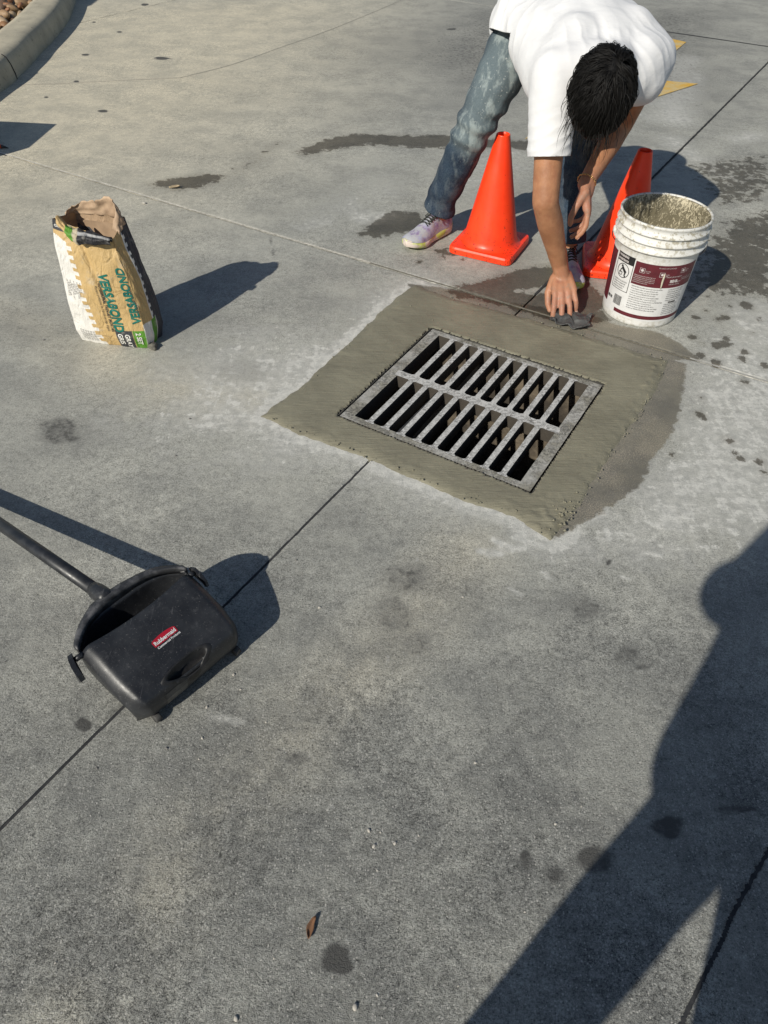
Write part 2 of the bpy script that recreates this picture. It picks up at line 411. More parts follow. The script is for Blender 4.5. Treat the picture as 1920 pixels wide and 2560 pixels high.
# base sheet out to the horizon with the pit left open
def base_sheet():
    h = 400.0; a0, a1, b0, b1 = .03, DW - .03, .03, DD - .03
    As = [-h, a0, a1, h]; Bs = [-h, b0, b1, h]
    V = [from_d(a, b, -0.014) for b in Bs for a in As]
    Fc = [(j*4+i, j*4+i+1, j*4+i+5, j*4+i+4) for j in range(3) for i in range(3) if not (i == 1 and j == 1)]
    return mesh('ground', V, Fc, base_mat)
ground = tag(base_sheet(), kind='structure')

def add_attr(me, name, A):
    at = me.attributes.new(name, 'FLOAT_VECTOR', 'POINT'); at.data.foreach_set('vector', np.ascontiguousarray(A, dtype=np.float32).ravel())

# slabs
corner_px = [G(-60, -40)[:2], G(1720, -40)[:2], G(1720, 2260)[:2], G(-60, 2260)[:2]]
vst = to_st(np.array(corner_px)); smin, tmin = vst.min(0); smax, tmax = vst.max(0)
def lines(lo, hi, vlo, vhi, fine):
    a = [lo]
    f0, f1 = max(lo, vlo), min(hi, vhi)
    if f1 > f0:
        a += list(np.linspace(f0, f1, max(2, int((f1 - f0) / fine) + 1)))
    a.append(hi)
    a = sorted(set(round(x, 5) for x in a)); out = [a[0]]
    for x in a[1:]:
        if x - out[-1] > 1e-3: out.append(x)
    return np.array(out)
GAP = .0035
S_edges = [-9.2, -4.6, 0, 4.6, 9.2]; T_edges = [-9.2, -4.6, 0, T4, T4 + 4.6, T4 + 9.2]
for si in range(4):
    for ti in range(5):
        s0, s1 = S_edges[si] + GAP, S_edges[si+1] - GAP; t0, t1 = T_edges[ti] + GAP, T_edges[ti+1] - GAP
        fine = .009 if ti <= 2 and t0 < 1 else .016
        S = lines(s0, s1, smin, smax, fine); T = lines(t0, t1, tmin, tmax, fine)
        if len(S) > 2 and len(T) > 2:      # narrow the fine rows to the part in view
            pass
        SS, TT = np.meshgrid(S, T); P = from_st(np.stack([SS.ravel(), TT.ravel()], -1))
        nS, nT = len(S), len(T)
        idx = np.arange(nS * nT).reshape(nT, nS)
        Fq = np.stack([idx[:-1, :-1].ravel(), idx[:-1, 1:].ravel(), idx[1:, 1:].ravel(), idx[1:, :-1].ravel()], -1)
        cen = P[Fq].mean(1); dd = to_d(cen)
        hole = (dd[:, 0] > -.004) & (dd[:, 0] < DW + .004) & (dd[:, 1] > -.004) & (dd[:, 1] < DD + .004)
        Fq = Fq[~hole]
        edge = np.minimum.reduce([P @ [0, 0] + 9] + [np.abs(SS.ravel() - s0), np.abs(SS.ravel() - s1), np.abs(TT.ravel() - t0), np.abs(TT.ravel() - t1)])
        jag = vnoise(np.c_[P, P[:, 0] * 0], 28, 3, 3)
        z = -np.clip(.004 - edge, 0, .004) * (0.5 + 0.5 * (jag > .1))
        V = np.c_[P, z]
        # skirt so that the joint shows the slab's thickness
        ring = list(idx[0, :]) + list(idx[1:, -1]) + list(idx[-1, ::-1][1:]) + list(idx[::-1, 0][1:-1])
        base = len(V); Vs = V[ring].copy(); Vs[:, 2] = -.1
        V = np.r_[V, Vs]
        k = len(ring); sk = [(ring[i], base + i, base + (i+1) % k, ring[(i+1) % k]) for i in range(k)]
        me = bpy.data.meshes.new('slab')
        me.from_pydata(V.tolist(), [], Fq.tolist() + sk); me.update()
        vis = len(S) > 3 and len(T) > 3
        fa = np.zeros((len(V), 3)); fb = np.zeros((len(V), 3))
        w_, f_, wh_, dk_, wa_, co_ = stain_fields(V[:, :2])
        add_attr(me, 'stain_a', np.stack([w_, f_, wh_], -1)); add_attr(me, 'stain_b', np.stack([dk_, wa_, co_], -1))
        o = link('slab', me, CONC, ground)
# joints: pale dust in the cross joint, dark sealant in the long one
def strip(name, pts, w, z, mat, parent, jag=.3):
    V, Fc = [], []; q = catmull([np.array(p) for p in pts], 160)
    for i, p in enumerate(q):
        d = q[min(i+1, len(q)-1)] - q[max(i-1, 0)]; d /= np.linalg.norm(d); nrm = np.array([-d[1], d[0]])
        a = w * (1 + jag * mnoise.noise((i * .7, 0, 3))); b = w * (1 + jag * mnoise.noise((i * .7, 5, 3)))
        V += [(*(p + nrm * a), z), (*(p - nrm * b), z)]
    Fc = [(2*i, 2*i+1, 2*i+3, 2*i+2) for i in range(len(q) - 1)]
    return mesh(name, V, Fc, mat, parent)
pale_joint = joint_mat('joint_dust', (.62, .59, .52), (.40, .38, .33))
dark_joint = joint_mat('joint_sealant', (.03, .031, .034), (.05, .05, .052))
strip('joint_dust', [from_st((-4.5, 0)), from_st((-2, 0)), from_st((-1.2, 0)), from_st((to_st(np.array([G(790, 575)[:2]]))[0, 0], 0))], .0055, .0016, pale_joint, ground, .5)
strip('joint_mortar', [from_st((to_st(np.array([G(790, 575)[:2]]))[0, 0], 0)), from_st((-.1, 0)), from_st((.35, 0)), from_st((to_st(np.array([G(1490, 775)[:2]]))[0, 0], 0))], .0042, .0012, joint_mat('joint_mortar', (.23, .22, .185), (.15, .14, .115)), ground, .5)
strip('joint_dust', [from_st((to_st(np.array([G(1490, 775)[:2]]))[0, 0], 0)), from_st((1.6, 0)), from_st((3, 0)), from_st((4.5, 0))], .0042, .0012, joint_mat('joint_pale_grey', (.44, .43, .40), (.34, .33, .305)), ground, .5)
strip('joint_sealant', [from_st((0, -4.5)), from_st((0, -2)), from_st((0, -.7))], .0042, -.004, dark_joint, ground, .3)
strip('joint_sealant', [from_st((0, .12)), from_st((0, 2)), from_st((0, T4))], .0048, .0012, dark_joint, ground, .5)
strip('joint_sealant', [from_st((-1, T4)), from_st((2, T4)), from_st((4.5, T4))], .010, .0012, dark_joint, ground, .4)
strip('crack_seal', [G(1690, 1790)[:2], G(1659, 1840)[:2], G(1585, 1970)[:2], G(1560, 2030)[:2], G(1520, 2110)[:2], G(1470, 2215)[:2], G(1430, 2290)[:2]], .0034, .0014, dark_joint, ground, 1.2)
strip('chalk_line', [G(40, 184)[:2], G(120, 181)[:2], G(200, 177)[:2], G(300, 172)[:2], G(390, 168)[:2]], .004, .0012, joint_mat('chalk_line', (.52, .48, .4), (.36, .33, .28)), ground, .9)
strip('hairline_crack', [G(390, 168)[:2], G(500, 140)[:2], G(600, 105)[:2], G(720, 62)[:2], G(850, 8)[:2], G(880, -8)[:2]], .0026, .0012, joint_mat('crack_dirt', (.20, .195, .175), (.30, .29, .255)), ground, 1.2)

# ------------------------------------------------------------------ painted arrow on the lane
def paint_mat():
    m = NT('worn_yellow_paint'); p = m.pos()
    n1 = m.noise(p, 7, 7, .65); n2 = m.noise(p, 60, 6, .7)
    c = m.mix(m.step(n1, .4, .62), (.62, .36, .045), (.56, .44, .22))
    wear = m.step(m.math('ADD', n2, m.math('MULTIPLY', m.math('SUBTRACT', n1, .5), .6)), .60, .70)
    c = m.mix(m.math('MULTIPLY', wear, .8), c, (.2, .195, .18))
    return m.done(c, .8, m.bump(n2, .3, .001))
def fan_sheet(poly, z):
    V = [(p[0], p[1], z) for p in poly]
    return V, [tuple(range(len(V)))]
bm = bmesh.new()
apx = [G(1133, 302)[:2], G(1508, 182)[:2], G(1386, 171)[:2], G(1482, 92)[:2], G(1400, 74)[:2]]
vv = [bm.verts.new((*p, .004)) for p in apx]; bm.faces.new((vv[0], vv[1], vv[2])); bm.faces.new((vv[0], vv[2], vv[4])); bm.faces.new((vv[2], vv[3], vv[4]))
arrow = tag(bm_obj('painted_arrow', bm, paint_mat()), kind='structure')
arrow['label'] = 'worn yellow arrowhead painted on the concrete lane'

# ------------------------------------------------------------------ mortar collar
def mortar_mat():
    m = NT('wet_mortar'); p = m.pos()
    n1 = m.noise(p, 6, 6, .6); n2 = m.noise(p, 45, 6, .65)
    streak = m.noise(m.mapping(p, (14, 190, 40), (0, 0, -TH + .12)), 1.0, 6, .66, .5)
    streak2 = m.noise(m.mapping(p, (7, 34, 20), (0, 0, -TH + .25)), 1.0, 5, .62, .8)
    c = m.mix(m.step(n1, .3, .7), (.240, .224, .162), (.172, .160, .116))
    c = m.mix(m.math('MULTIPLY', m.step(streak, .4, .65), .25), c, (.28, .265, .205))
    c = m.mix(m.math('MULTIPLY', m.step(n2, .62, .72), .35), c, (.09, .08, .06))
    h = m.math('ADD', m.math('MULTIPLY', streak, .95), m.math('ADD', m.math('MULTIPLY', streak2, .4), m.math('MULTIPLY', n2, .7)))
    h = m.math('ADD', h, m.math('MULTIPLY', m.noise(p, 260, 3, .7), .25))
    return m.done(c, m.lin(n1, .3, .7, .48, .68), m.bump(h, .7, .0034), Specular_IOR_Level=.4)
def build_mortar():
    lo, hi = MORTAR.min(0) - .06, MORTAR.max(0) + .06; step = .0055
    X = np.arange(lo[0], hi[0], step); Y = np.arange(lo[1], hi[1], step); XX, YY = np.meshgrid(X, Y)
    P = np.stack([XX.ravel(), YY.ravel()], -1); P3 = np.c_[P, np.zeros(len(P))]
    sd = sd_poly(P, MORTAR) + .010 * vnoise(P3, 26, 5, 5)
    dd = to_d(P); a, b = dd[:, 0], dd[:, 1]
    inner = np.maximum.reduce([-a, a - DW, -b, b - DD]) + .0025 * vnoise(P3, 30, 9, 3)     # >0 outside the frame
    q = np.stack([dd[:, 0], dd[:, 1], 0 * a], -1)
    z = np.where(sd > 0, .0085 * (1 - np.exp(-np.clip(sd, 0, 1) / .014)), sd * .6)
    z += np.where(sd > 0, 1, 0) * (.0008 * vnoise(q * (12, 50, 1), 1, 2, 3) + .0012 * vnoise(P3, 9, 4, 4))
    # crumbly ridges near the outer edge and the mitred corners
    far = np.clip(1 - np.abs(sd - .035) / .016, 0, 1) * (np.clip((P @ np.array([.75, .3]) - 1.0) * 3, 0, 1) + .35)
    z += far * .0045 * np.clip(vnoise(P3, 85, 8, 2) + .25, 0, 1)
    rim = np.clip(1 - np.abs(sd - .006) / .012, 0, 1); z += rim * .004 * np.clip(vnoise(P3, 70, 21, 2) + .1, 0, 1)
    tail = np.clip(1 - np.linalg.norm(P - G(1200, 1130)[:2], axis=1) / .13, 0, 1); z += (sd > 0) * tail * .008 * np.clip(vnoise(P3, 75, 31, 2) + .1, 0, 1)
    z += (sd > 0) * np.clip(1 - inner / .01, 0, 1) * .003 * (1 + vnoise(P3, 60, 41, 2))
    nX, nY = len(X), len(Y); idx = np.arange(nX * nY).reshape(nY, nX)
    Fq = np.stack([idx[:-1, :-1].ravel(), idx[:-1, 1:].ravel(), idx[1:, 1:].ravel(), idx[1:, :-1].ravel()], -1)
    keep = (sd[Fq].max(1) > -.012) & (inner[Fq].min(1) > -.004)
    # let the inner lip fall off so the edge has thickness
    z = np.where(inner < .003, z - .006, z)
    Fq = Fq[keep]; used = np.unique(Fq); remap = -np.ones(len(P), int); remap[used] = np.arange(len(used))
    o = mesh('mortar_collar', np.c_[P, z][used], remap[Fq], mortar_mat(), smooth=True)
    # crumbs pushed up along the trowelled edges
    cv, cf = [], []; base = [(Vector(v).normalized(), ) for v in ((1,0,0),(-1,0,0),(0,1,0),(0,-1,0),(0,0,1),(0,0,-1))]
    oct_f = [(0,2,4),(2,1,4),(1,3,4),(3,0,4),(2,0,5),(1,2,5),(3,1,5),(0,3,5)]
    runs = (((1440, 782), (1375, 905), 120, 5), ((1375, 905), (1290, 1020), 150, 6), ((1290, 1030), (1215, 1140), 170, 8), ((1225, 1080), (1190, 1150), 160, 14), ((960, 642), (1290, 735), 110, 4), ((1290, 735), (1440, 782), 70, 5), ((880, 655), (935, 700), 60, 8), ((575, 905), (780, 985), 90, 5), ((860, 645), (640, 850), 60, 5), ((780, 988), (1120, 1118), 110, 6))
    for (x0, y0), (x1, y1), n_, sprd in runs:
        for _ in range(n_):
            f = rng.random(); q_ = G(x0 + (x1 - x0) * f + rng.gauss(0, sprd), y0 + (y1 - y0) * f + rng.gauss(0, sprd * .6)); rr = .0009 + .0034 * rng.random() ** 2.2 * (1.5 if sprd > 10 else 1)
            if rng.random() < .68: continue
            k0 = len(cv); ang = rng.uniform(0, 3)
            for (b_,) in base:
                w_ = b_ * rr * rng.uniform(.7, 1.3); cv.append((q_[0] + w_.x * math.cos(ang) - w_.y * math.sin(ang), q_[1] + w_.x * math.sin(ang) + w_.y * math.cos(ang), .0085 + w_.z * .8 + rr * .2))
            cf += [tuple(i + k0 for i in t) for t in oct_f]
    tag(mesh('mortar_crumbs', cv, cf, o.data.materials[0], o, True), kind='stuff')
    tag(o, 'fresh olive grey mortar collar troweled around the drain grate', 'mortar')
build_mortar()

# ------------------------------------------------------------------ storm drain: grate, frame, pit
def iron_mat(muddy=False):
    m = NT('muddy_iron' if muddy else 'cast_iron'); p = m.pos()
    n1 = m.noise(p, 12, 7, .65); n2 = m.noise(p, 130, 6, .75); n3 = m.noise(p, 40, 6, .65)
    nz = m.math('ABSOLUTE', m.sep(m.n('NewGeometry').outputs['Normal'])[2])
    c = m.mix(m.step(n2, .42, .60), (.17, .168, .16), (.58, .575, .56))
    c = m.mix(m.step(n1, .40, .66), c, (.52, .515, .50))
    c = m.mix(m.math('MULTIPLY', m.step(n3, .60, .70), .55), c, (.06, .058, .054))
    if muddy: c = m.mix(m.step(m.noise(p, 9, 7, .7), .38, .60, .40, .9), c, m.mix(m.step(n2, .4, .6), (.105, .10, .085), (.24, .226, .18)))
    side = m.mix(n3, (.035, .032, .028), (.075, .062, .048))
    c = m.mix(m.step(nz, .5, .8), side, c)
    return m.done(c, .78, m.bump(n2, .7, .0018), Specular_IOR_Level=.35, Metallic=0.0)
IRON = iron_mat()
FRAMEM = plain('drain_frame_iron', (.10, .096, .085), (.045, .043, .04), 25, .85, .8, 110, .003, .3)
MUDDY = iron_mat(True)
drain = thing('drain_grate', from_d(DW/2, DD/2, 0), 'square cast iron drain grate with two rows of slots set in wet mortar', 'drain grate')
def dpart(name, V, Fc, mat, smooth=False):
    V = [from_d(x, y, z) for x, y, z in V]
    return adopt(mesh(name, V, Fc, mat, smooth=smooth), drain)
def ring(a0, a1, b0, b1, w, z0, z1, name, mat, wa=None):
    wa = wa or w
    V = []; 
    for z in (z0, z1):
        V += [(a0, b0, z), (a1, b0, z), (a1, b1, z), (a0, b1, z), (a0 + wa, b0 + w, z), (a1 - wa, b0 + w, z), (a1 - wa, b1 - w, z), (a0 + wa, b1 - w, z)]
    Fc = []
    for i in range(4):
        j = (i + 1) % 4
        Fc += [(8+i, 8+j, 12+j, 12+i), (i, 4+i, 4+j, j), (i, j, 8+j, 8+i), (4+i, 12+i, 12+j, 4+j)]
    return dpart(name, V, Fc, mat)
ring(-.012, DW + .012, -.012, DD + .012, .0145, -.16, .0025, 'frame', FRAMEM)
g0, g1, h0, h1 = .008, DW - .008, .006, DD - .006          # grate outer edge
RB, RA = .024, .038                                                    # rim width
ZT = .003
# rim with a slight irregular edge
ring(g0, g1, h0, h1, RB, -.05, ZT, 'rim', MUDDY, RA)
mid = .298
n_bar = 9; span0, span1 = g0 + RA, g1 - RA; pitch = (span1 - span0) / (n_bar + 1); bw = .0092
def bar_outline():
    b0, b1 = h0 + RB - .006, h1 - RB + .006; r = .008; cw = .015
    ys = []
    def hw(y):
        d = min(y - (h0 + RB), (h1 - RB) - y, abs(y - mid) - cw)
        if d >= r: return bw
        d = max(d, 0); return bw + r - math.sqrt(max(r*r - (r - d)**2, 0))
    Y = sorted(set(list(np.linspace(b0, h0 + RB + r, 7)) + list(np.linspace(mid - cw - r, mid - cw, 6)) + list(np.linspace(mid + cw, mid + cw + r, 6)) + list(np.linspace(h1 - RB - r, b1, 7))))
    return [(hw(y), y) for y in Y]
prof = bar_outline()
outl = [(x, y) for x, y in prof] + [(-x, y) for x, y in prof[::-1]]
def bar_mesh():
    n = len(outl)
    tops = [(x, y, ZT + .0012) for x, y in outl]; mids = [(x * 1.0, y, ZT - .006) for x, y in outl]; bots = [(x * .55, y, -.045) for x, y in outl]
    tops = [(x * .93, y, z) for x, y, z in tops]
    V = tops + mids + bots
    m_ = len(prof)
    Fc = [(i, n - 1 - i, n - 2 - i, i + 1)[::-1] for i in range(m_ - 1)] + [(2*n + i, 2*n + i + 1, 2*n + n - 2 - i, 2*n + n - 1 - i)[::-1] for i in range(m_ - 1)]
    for l in (0, 1): Fc += [(l*n + i, l*n + (i+1) % n, (l+1)*n + (i+1) % n, (l+1)*n + i)[::-1] for i in range(n)]
    me = bpy.data.meshes.new('bar'); me.from_pydata(V, [], Fc); me.update(); me.materials.append(IRON)
    return me
BAR = bar_mesh()
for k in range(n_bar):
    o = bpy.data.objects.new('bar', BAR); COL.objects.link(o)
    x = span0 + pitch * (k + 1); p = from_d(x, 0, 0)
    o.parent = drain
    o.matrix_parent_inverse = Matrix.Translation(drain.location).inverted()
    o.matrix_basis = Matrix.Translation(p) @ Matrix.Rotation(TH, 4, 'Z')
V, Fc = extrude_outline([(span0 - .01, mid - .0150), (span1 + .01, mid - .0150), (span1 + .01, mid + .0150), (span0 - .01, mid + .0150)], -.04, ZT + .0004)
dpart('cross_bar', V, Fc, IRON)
# cast foundry mark on the rim
def text_geo(body, size=1.0, offset=0.0, align='LEFT', shear=0.0, spacing=1.0):
    cu = bpy.data.curves.new('t', 'FONT'); cu.body = body; cu.size = size; cu.align_x = align; cu.offset = offset; cu.shear = shear
    cu.space_character = spacing; cu.resolution_u = 3
    ob = bpy.data.objects.new('t', cu); COL.objects.link(ob)
    bpy.context.view_layer.update()
    me = bpy.data.meshes.new_from_object(ob.evaluated_get(bpy.context.evaluated_depsgraph_get()))
    V = np.array([v.co[:] for v in me.vertices]) if len(me.vertices) else np.zeros((0, 3)); Fc = [tuple(p.vertices) for p in me.polygons]
    bpy.data.objects.remove(ob); bpy.data.curves.remove(cu); bpy.data.meshes.remove(me)
    return V, Fc
tv, tf = text_geo('EIP', .021, .0008, 'CENTER')
cx, cy = g1 - RA/2, .318
Vm = [(cx - (y - .007), cy + x, ZT + .0016) for x, y, z in tv]
el = [(cx + .014 * math.cos(t), cy + .026 * math.sin(t)) for t in np.linspace(0, 2*math.pi, 28, endpoint=False)]
ei = [(cx + .0118 * math.cos(t), cy + .0238 * math.sin(t)) for t in np.linspace(0, 2*math.pi, 28, endpoint=False)]
Vr = [(x, y, ZT + .0016) for x, y in el + ei]; Fr = [(i, (i+1) % 28, 28 + (i+1) % 28, 28 + i) for i in range(28)]
Vj, Fj = join((Vm, tf), (Vr, Fr))
dpart('foundry_mark', Vj, Fj, plain('raised_iron', (.26, .25, .23), (.12, .12, .11), 90, .8))

# catch basin below
bas = plain('basin_wall', (.16, .13, .095), (.05, .042, .034), 9, .9, .8, 40, .01, .2)
a0, a1, b0, b1 = .02, DW - .02, .02, DD - .02
V = [(a0, b0, -.01), (a1, b0, -.01), (a1, b1, -.01), (a0, b1, -.01), (a0, b0, -.75), (a1, b0, -.75), (a1, b1, -.75), (a0, b1, -.75)]
V = [from_d(*v) for v in V]
pit = tag(mesh('catch_basin', V, [(0, 1, 5, 4), (1, 2, 6, 5), (2, 3, 7, 6), (3, 0, 4, 7), (4, 5, 6, 7)], bas), kind='structure')
leafm = plain('dead_leaf', (.20, .10, .05), (.11, .06, .035), 40, .7, .4, 90, .002)
def leaf_geo(L, W, curl, seed):
    r = random.Random(seed); V = []; n = 9
    for i in range(n):
        t = i / (n - 1); w = W * math.sin(math.pi * min(1, t * .93 + .05)) ** .8 * (1 + .15 * r.uniform(-1, 1)); bend = .12 * L * math.sin(t * 2.6)
        for s in (-1, -.5, 0, .5, 1):
            V.append((t * L - L/2, s * w + bend, curl * (abs(s) ** 1.5) * W * 1.2 + .35 * curl * L * (t - .5) ** 2 + .001))
    return V, grid_faces(5, n)
# ------------------------------------------------------------------ kerb island with river stones
kb = [G(-260, 430), G(-80, 262), G(21, 185), G(58, 150), G(94, 110), G(142, 56), G(162, 10), G(168, -20), G(166, -50)]
kz = .135
ko = [G(-280, 345, kz), G(-100, 210, kz), G(0, 129, kz), G(42, 100, kz), G(83, 69, kz), G(123, 25, kz), G(129, 0, kz), G(128, -30, kz), G(122, -60, kz)]
N_K = 70
cb = catmull([p[:2] for p in kb], N_K)
V = []; rows = 9
for i, p in enumerate(cb):
    d = cb[min(i+1, N_K-1)] - cb[max(i-1, 0)]; d /= np.linalg.norm(d); nrm = np.array([-d[1], d[0]])   # to the island side
    w_ = .005 * mnoise.noise((i * .2, 1, 2))
    for off, z in ((0, -.02), (.0, .02), (.012, .08), (.028, .116), (.05, .132), (.095, .137), (.19, .136), (.235, .128), (.245, .06)):
        q = p + nrm * (off + w_); V.append((q[0], q[1], z))
KERBM = NT('kerb_concrete'); _p = KERBM.pos()
_n1 = KERBM.noise(_p, 6, 6, .6); _n2 = KERBM.noise(_p, 140, 5, .75); _n3 = KERBM.noise(_p, 30, 6, .7)
_c1 = KERBM.mix(KERBM.step(_n1, .3, .7), (.48, .435, .33), (.35, .32, .25))
_c1 = KERBM.mix(KERBM.math('MULTIPLY', KERBM.step(_n3, .58, .66), .45), _c1, (.08, .078, .07))
_c1 = KERBM.mix(KERBM.math('MULTIPLY', KERBM.step(_n2, .55, .75), .5), _c1, (.15, .14, .115))
KERBM = KERBM.done(_c1, .9, KERBM.bump(KERBM.math('ADD', _n2, _n3), .6, .003))
kerb = tag(mesh('kerb', V, [tuple(f[::-1]) for f in grid_faces(rows, N_K)], KERBM, smooth=True), kind='structure')
# expansion joint in the kerb
i0 = 20
p = cb[i0]; d = cb[i0+1] - cb[i0-1]; d /= np.linalg.norm(d); nrm = np.array([-d[1], d[0]])
pts = [(*(p + nrm * (off - .0015)), z + .0015) for off, z in ((0, .0), (.0, .03), (.012, .08), (.028, .118), (.05, .134))]
V, Fc = tube(pts, .003, 6); mesh('kerb_joint', V, Fc, dark_joint, kerb)
# soil and stones
inner = [p + np.array([-(cb[min(i+1, N_K-1)] - cb[max(i-1, 0)])[1], (cb[min(i+1, N_K-1)] - cb[max(i-1, 0)])[0]]) / np.linalg.norm(cb[min(i+1, N_K-1)] - cb[max(i-1, 0)]) * .24 for i, p in enumerate(cb)]
V = [(*p, .07) for p in inner] + [(p[0] - 5.0, p[1] + .0, .07) for p in inner]
soil = tag(mesh('rock_bed', V, [(i, i+1, N_K+i+1, N_K+i)[::-1] for i in range(N_K-1)], plain('soil', (.06, .045, .03), (.035, .027, .02), 30, .95, .6, 60, .01, .2)), kind='structure')
def stone_mesh(seed):
    bm = bmesh.new(); bmesh.ops.create_icosphere(bm, subdivisions=2, radius=1.0)
    r = random.Random(seed); sx, sy, sz = 1.0, r.uniform(.6, .9), r.uniform(.42, .65)
    for v in bm.verts:
        k = 1 + .16 * mnoise.noise(v.co * 1.3 + Vector((seed * 7.1, 0, 0))) + .06 * mnoise.noise(v.co * 3 + Vector((seed * 3.1, 0, 0)))
        v.co = Vector((v.co.x * sx * k, v.co.y * sy * k, v.co.z * sz * k))
    me = bpy.data.meshes.new('stone'); bm.to_mesh(me); bm.free(); me.polygons.foreach_set('use_smooth', [True] * len(me.polygons)); return me
stone_cols = [((.30, .165, .08), (.19, .10, .05)), ((.38, .25, .14), (.24, .15, .08)), ((.18, .11, .07), (.10, .065, .045)), ((.46, .35, .23), (.30, .2, .12)), ((.32, .145, .065), (.19, .09, .045))]
stone_mats = [plain('river_stone_%s' % n, a, b, 14, .55, .25, 60, .003) for (a, b), n in zip(stone_cols, ('brown', 'tan', 'umber', 'buff', 'rust'))]
smeshes = []
for i in range(10):
    me = stone_mesh(i); me.materials.append(stone_mats[i % 5]); smeshes.append(me)
cnt = 0
for layer in range(2):
    for i in range(900):
        k = rng.randrange(4, N_K - 1); off = rng.uniform(.03, 1.15)
        q = inner[k] + (inner[k] - cb[k]) / .24 * off + np.array([rng.uniform(-.03, .03), rng.uniform(-.03, .03)])
        pr = np.array([q[0], q[1], .1]) - EYE; zz = pr @ FWD; px = (960 + F_PX * (pr @ RIGHT) / zz) / PX; py = (1280 - F_PX * (pr @ UP) / zz) / PX
        if not (-40 < px < 130 and -45 < py < 110): continue
        if cnt >= 285: break
        sz = rng.uniform(.020, .050)
        o = bpy.data.objects.new('stone', smeshes[rng.randrange(10)]); COL.objects.link(o); o.parent = soil
        o.location = (q[0], q[1], .075 + layer * .035 + rng.uniform(0, .03)); o.scale = (sz * rng.uniform(1.0, 1.5), sz, sz)
        o.rotation_euler = (rng.uniform(-.5, .5), rng.uniform(-.5, .5), rng.uniform(0, 6.28)); cnt += 1

# ------------------------------------------------------------------ traffic cones
def cone_mat():
    m = NT('cone_vinyl'); p = m.pos()
    n1 = m.noise(p, 9, 5, .6); n2 = m.noise(p, 95, 4, .7)
    z = m.sep(p)[2]
    c = m.mix(m.step(n1, .35, .65), (1.0, .060, .012), (.92, .048, .010))
    dirt = m.step(m.math('ADD', n2, m.lin(z, 0, .3, .10, -.03)), .67, .71)
    c = m.mix(m.math('MULTIPLY', dirt, .85), c, (.06, .015, .01))
    c = m.mix(m.math('MULTIPLY', m.step(m.noise(p, 30, 6, .7), .6, .75), m.lin(z, 0, .06, .35, 0, )), c, (.35, .10, .06))
    sc_ = m.noise(m.mapping(p, (40, 40, 14), (.4, .3, 0)), 1.0, 7, .72)
    c = m.mix(m.math('MULTIPLY', m.step(sc_, .60, .70), .35), c, (.42, .06, .03))
    return m.done(c, m.lin(sc_, .3, .7, .3, .52), m.bump(m.noise(p, 60, 3), .12, .001), Specular_IOR_Level=.45)
CONEM = cone_mat()
def build_cone(loc, ang, label, tilt=(0, 0)):
    root = thing('traffic_cone', loc, label, 'traffic cone', 'orange traffic cones')
    root.rotation_euler = (tilt[0], tilt[1], ang)
    B = .268
    rr = rounded_rect(B, B, .03, 5); n = len(rr); V = []; Fc = []
    layers = [(1.0, .004), (1.0, .024), (.975, .031), (.70, .033)]
    for s, z in layers: V += [(x * s, y * s, z) for x, y in rr]
    for l in range(3): Fc += [(l*n + i, l*n + (i+1) % n, (l+1)*n + (i+1) % n, (l+1)*n + i) for i in range(n)]
    Fc.append(tuple(range(n))[::-1]); Fc.append(tuple(range(3*n, 4*n)))
    # small feet notches under the plate
    for sx in (-1, 1):
        for sy in (-1, 1):
            v, f = extrude_outline([(sx * .1 + dx, sy * .1 + dy) for dx, dy in ((-.02, -.02), (.02, -.02), (.02, .02), (-.02, .02))], 0, .0045); V, Fc = join((V, Fc), (v, f))
    mesh('base', V, Fc, CONEM, root)
    prof = [(.124, .032), (.116, .037), (.1085, .046), (.1055, .06)]
    for t in np.linspace(.03, 1, 14): prof.append((.1055 + (.0265 - .1055) * t, .06 + (.437 - .06) * t))
    prof += [(.0262, .4395), (.024, .441), (.0215, .4395), (.021, .43), (.03, .34), (.09, .08)]
    V, Fc = lathe(prof, 56); mesh('body', V, Fc, CONEM, root, True)
    return root
c1 = G(973, 552, 0); c1b = G(1098, 582, 0)
d_ = (c1b - c1)[:2]; a_ = math.atan2(d_[1], d_[0])
ctr = np.array([.405, 2.945])
build_cone((ctr[0], ctr[1], 0), a_, 'glossy orange traffic cone standing between the worker\'s spread shoes')
build_cone((.905, 2.815, 0), math.radians(-10), 'orange traffic cone partly hidden behind the white bucket')

# ------------------------------------------------------------------ bucket
BK = np.array([.918, 2.472, 0.0])
bucket = thing('plastic_bucket', BK, 'white plastic five gallon pail with maroon label, mortar caked inside', 'bucket')
def pail_mat():
    m = NT('pail_plastic'); p = m.pos(); z = m.sep(p)[2]
    n1 = m.noise(p, 14, 7, .7); n2 = m.noise(p, 60, 6, .7); vst_ = m.noise(m.mapping(p, (60, 60, 7)), 1.0, 5, .6)
    c = m.mix(m.step(n1, .4, .7), (.66, .655, .63), (.57, .56, .53))
    up = m.step(z, .22, .34)
    gr = m.math('MULTIPLY', m.step(m.math('ADD', n2, m.math('MULTIPLY', m.math('SUBTRACT', n1, .5), .5)), .50, .60), m.lin(up, 0, 1, .22, .92))
    c = m.mix(gr, c, (.36, .33, .25))
    c = m.mix(m.math('MULTIPLY', m.step(vst_, .66, .72), m.lin(up, 0, 1, .12, .7)), c, (.22, .21, .19))
    low = m.math('MULTIPLY', m.step(z, .03, .0), m.step(n2, .45, .6))
    c = m.mix(m.math('MULTIPLY', low, .6), c, (.35, .32, .25))
    return m.done(c, .42, m.bump(n2, .12, .001), Specular_IOR_Level=.45)
PAIL = pail_mat()
R0, R1, HB = .131, .1475, .368
def rad(z): return R0 + (.143 - R0) * z / .27
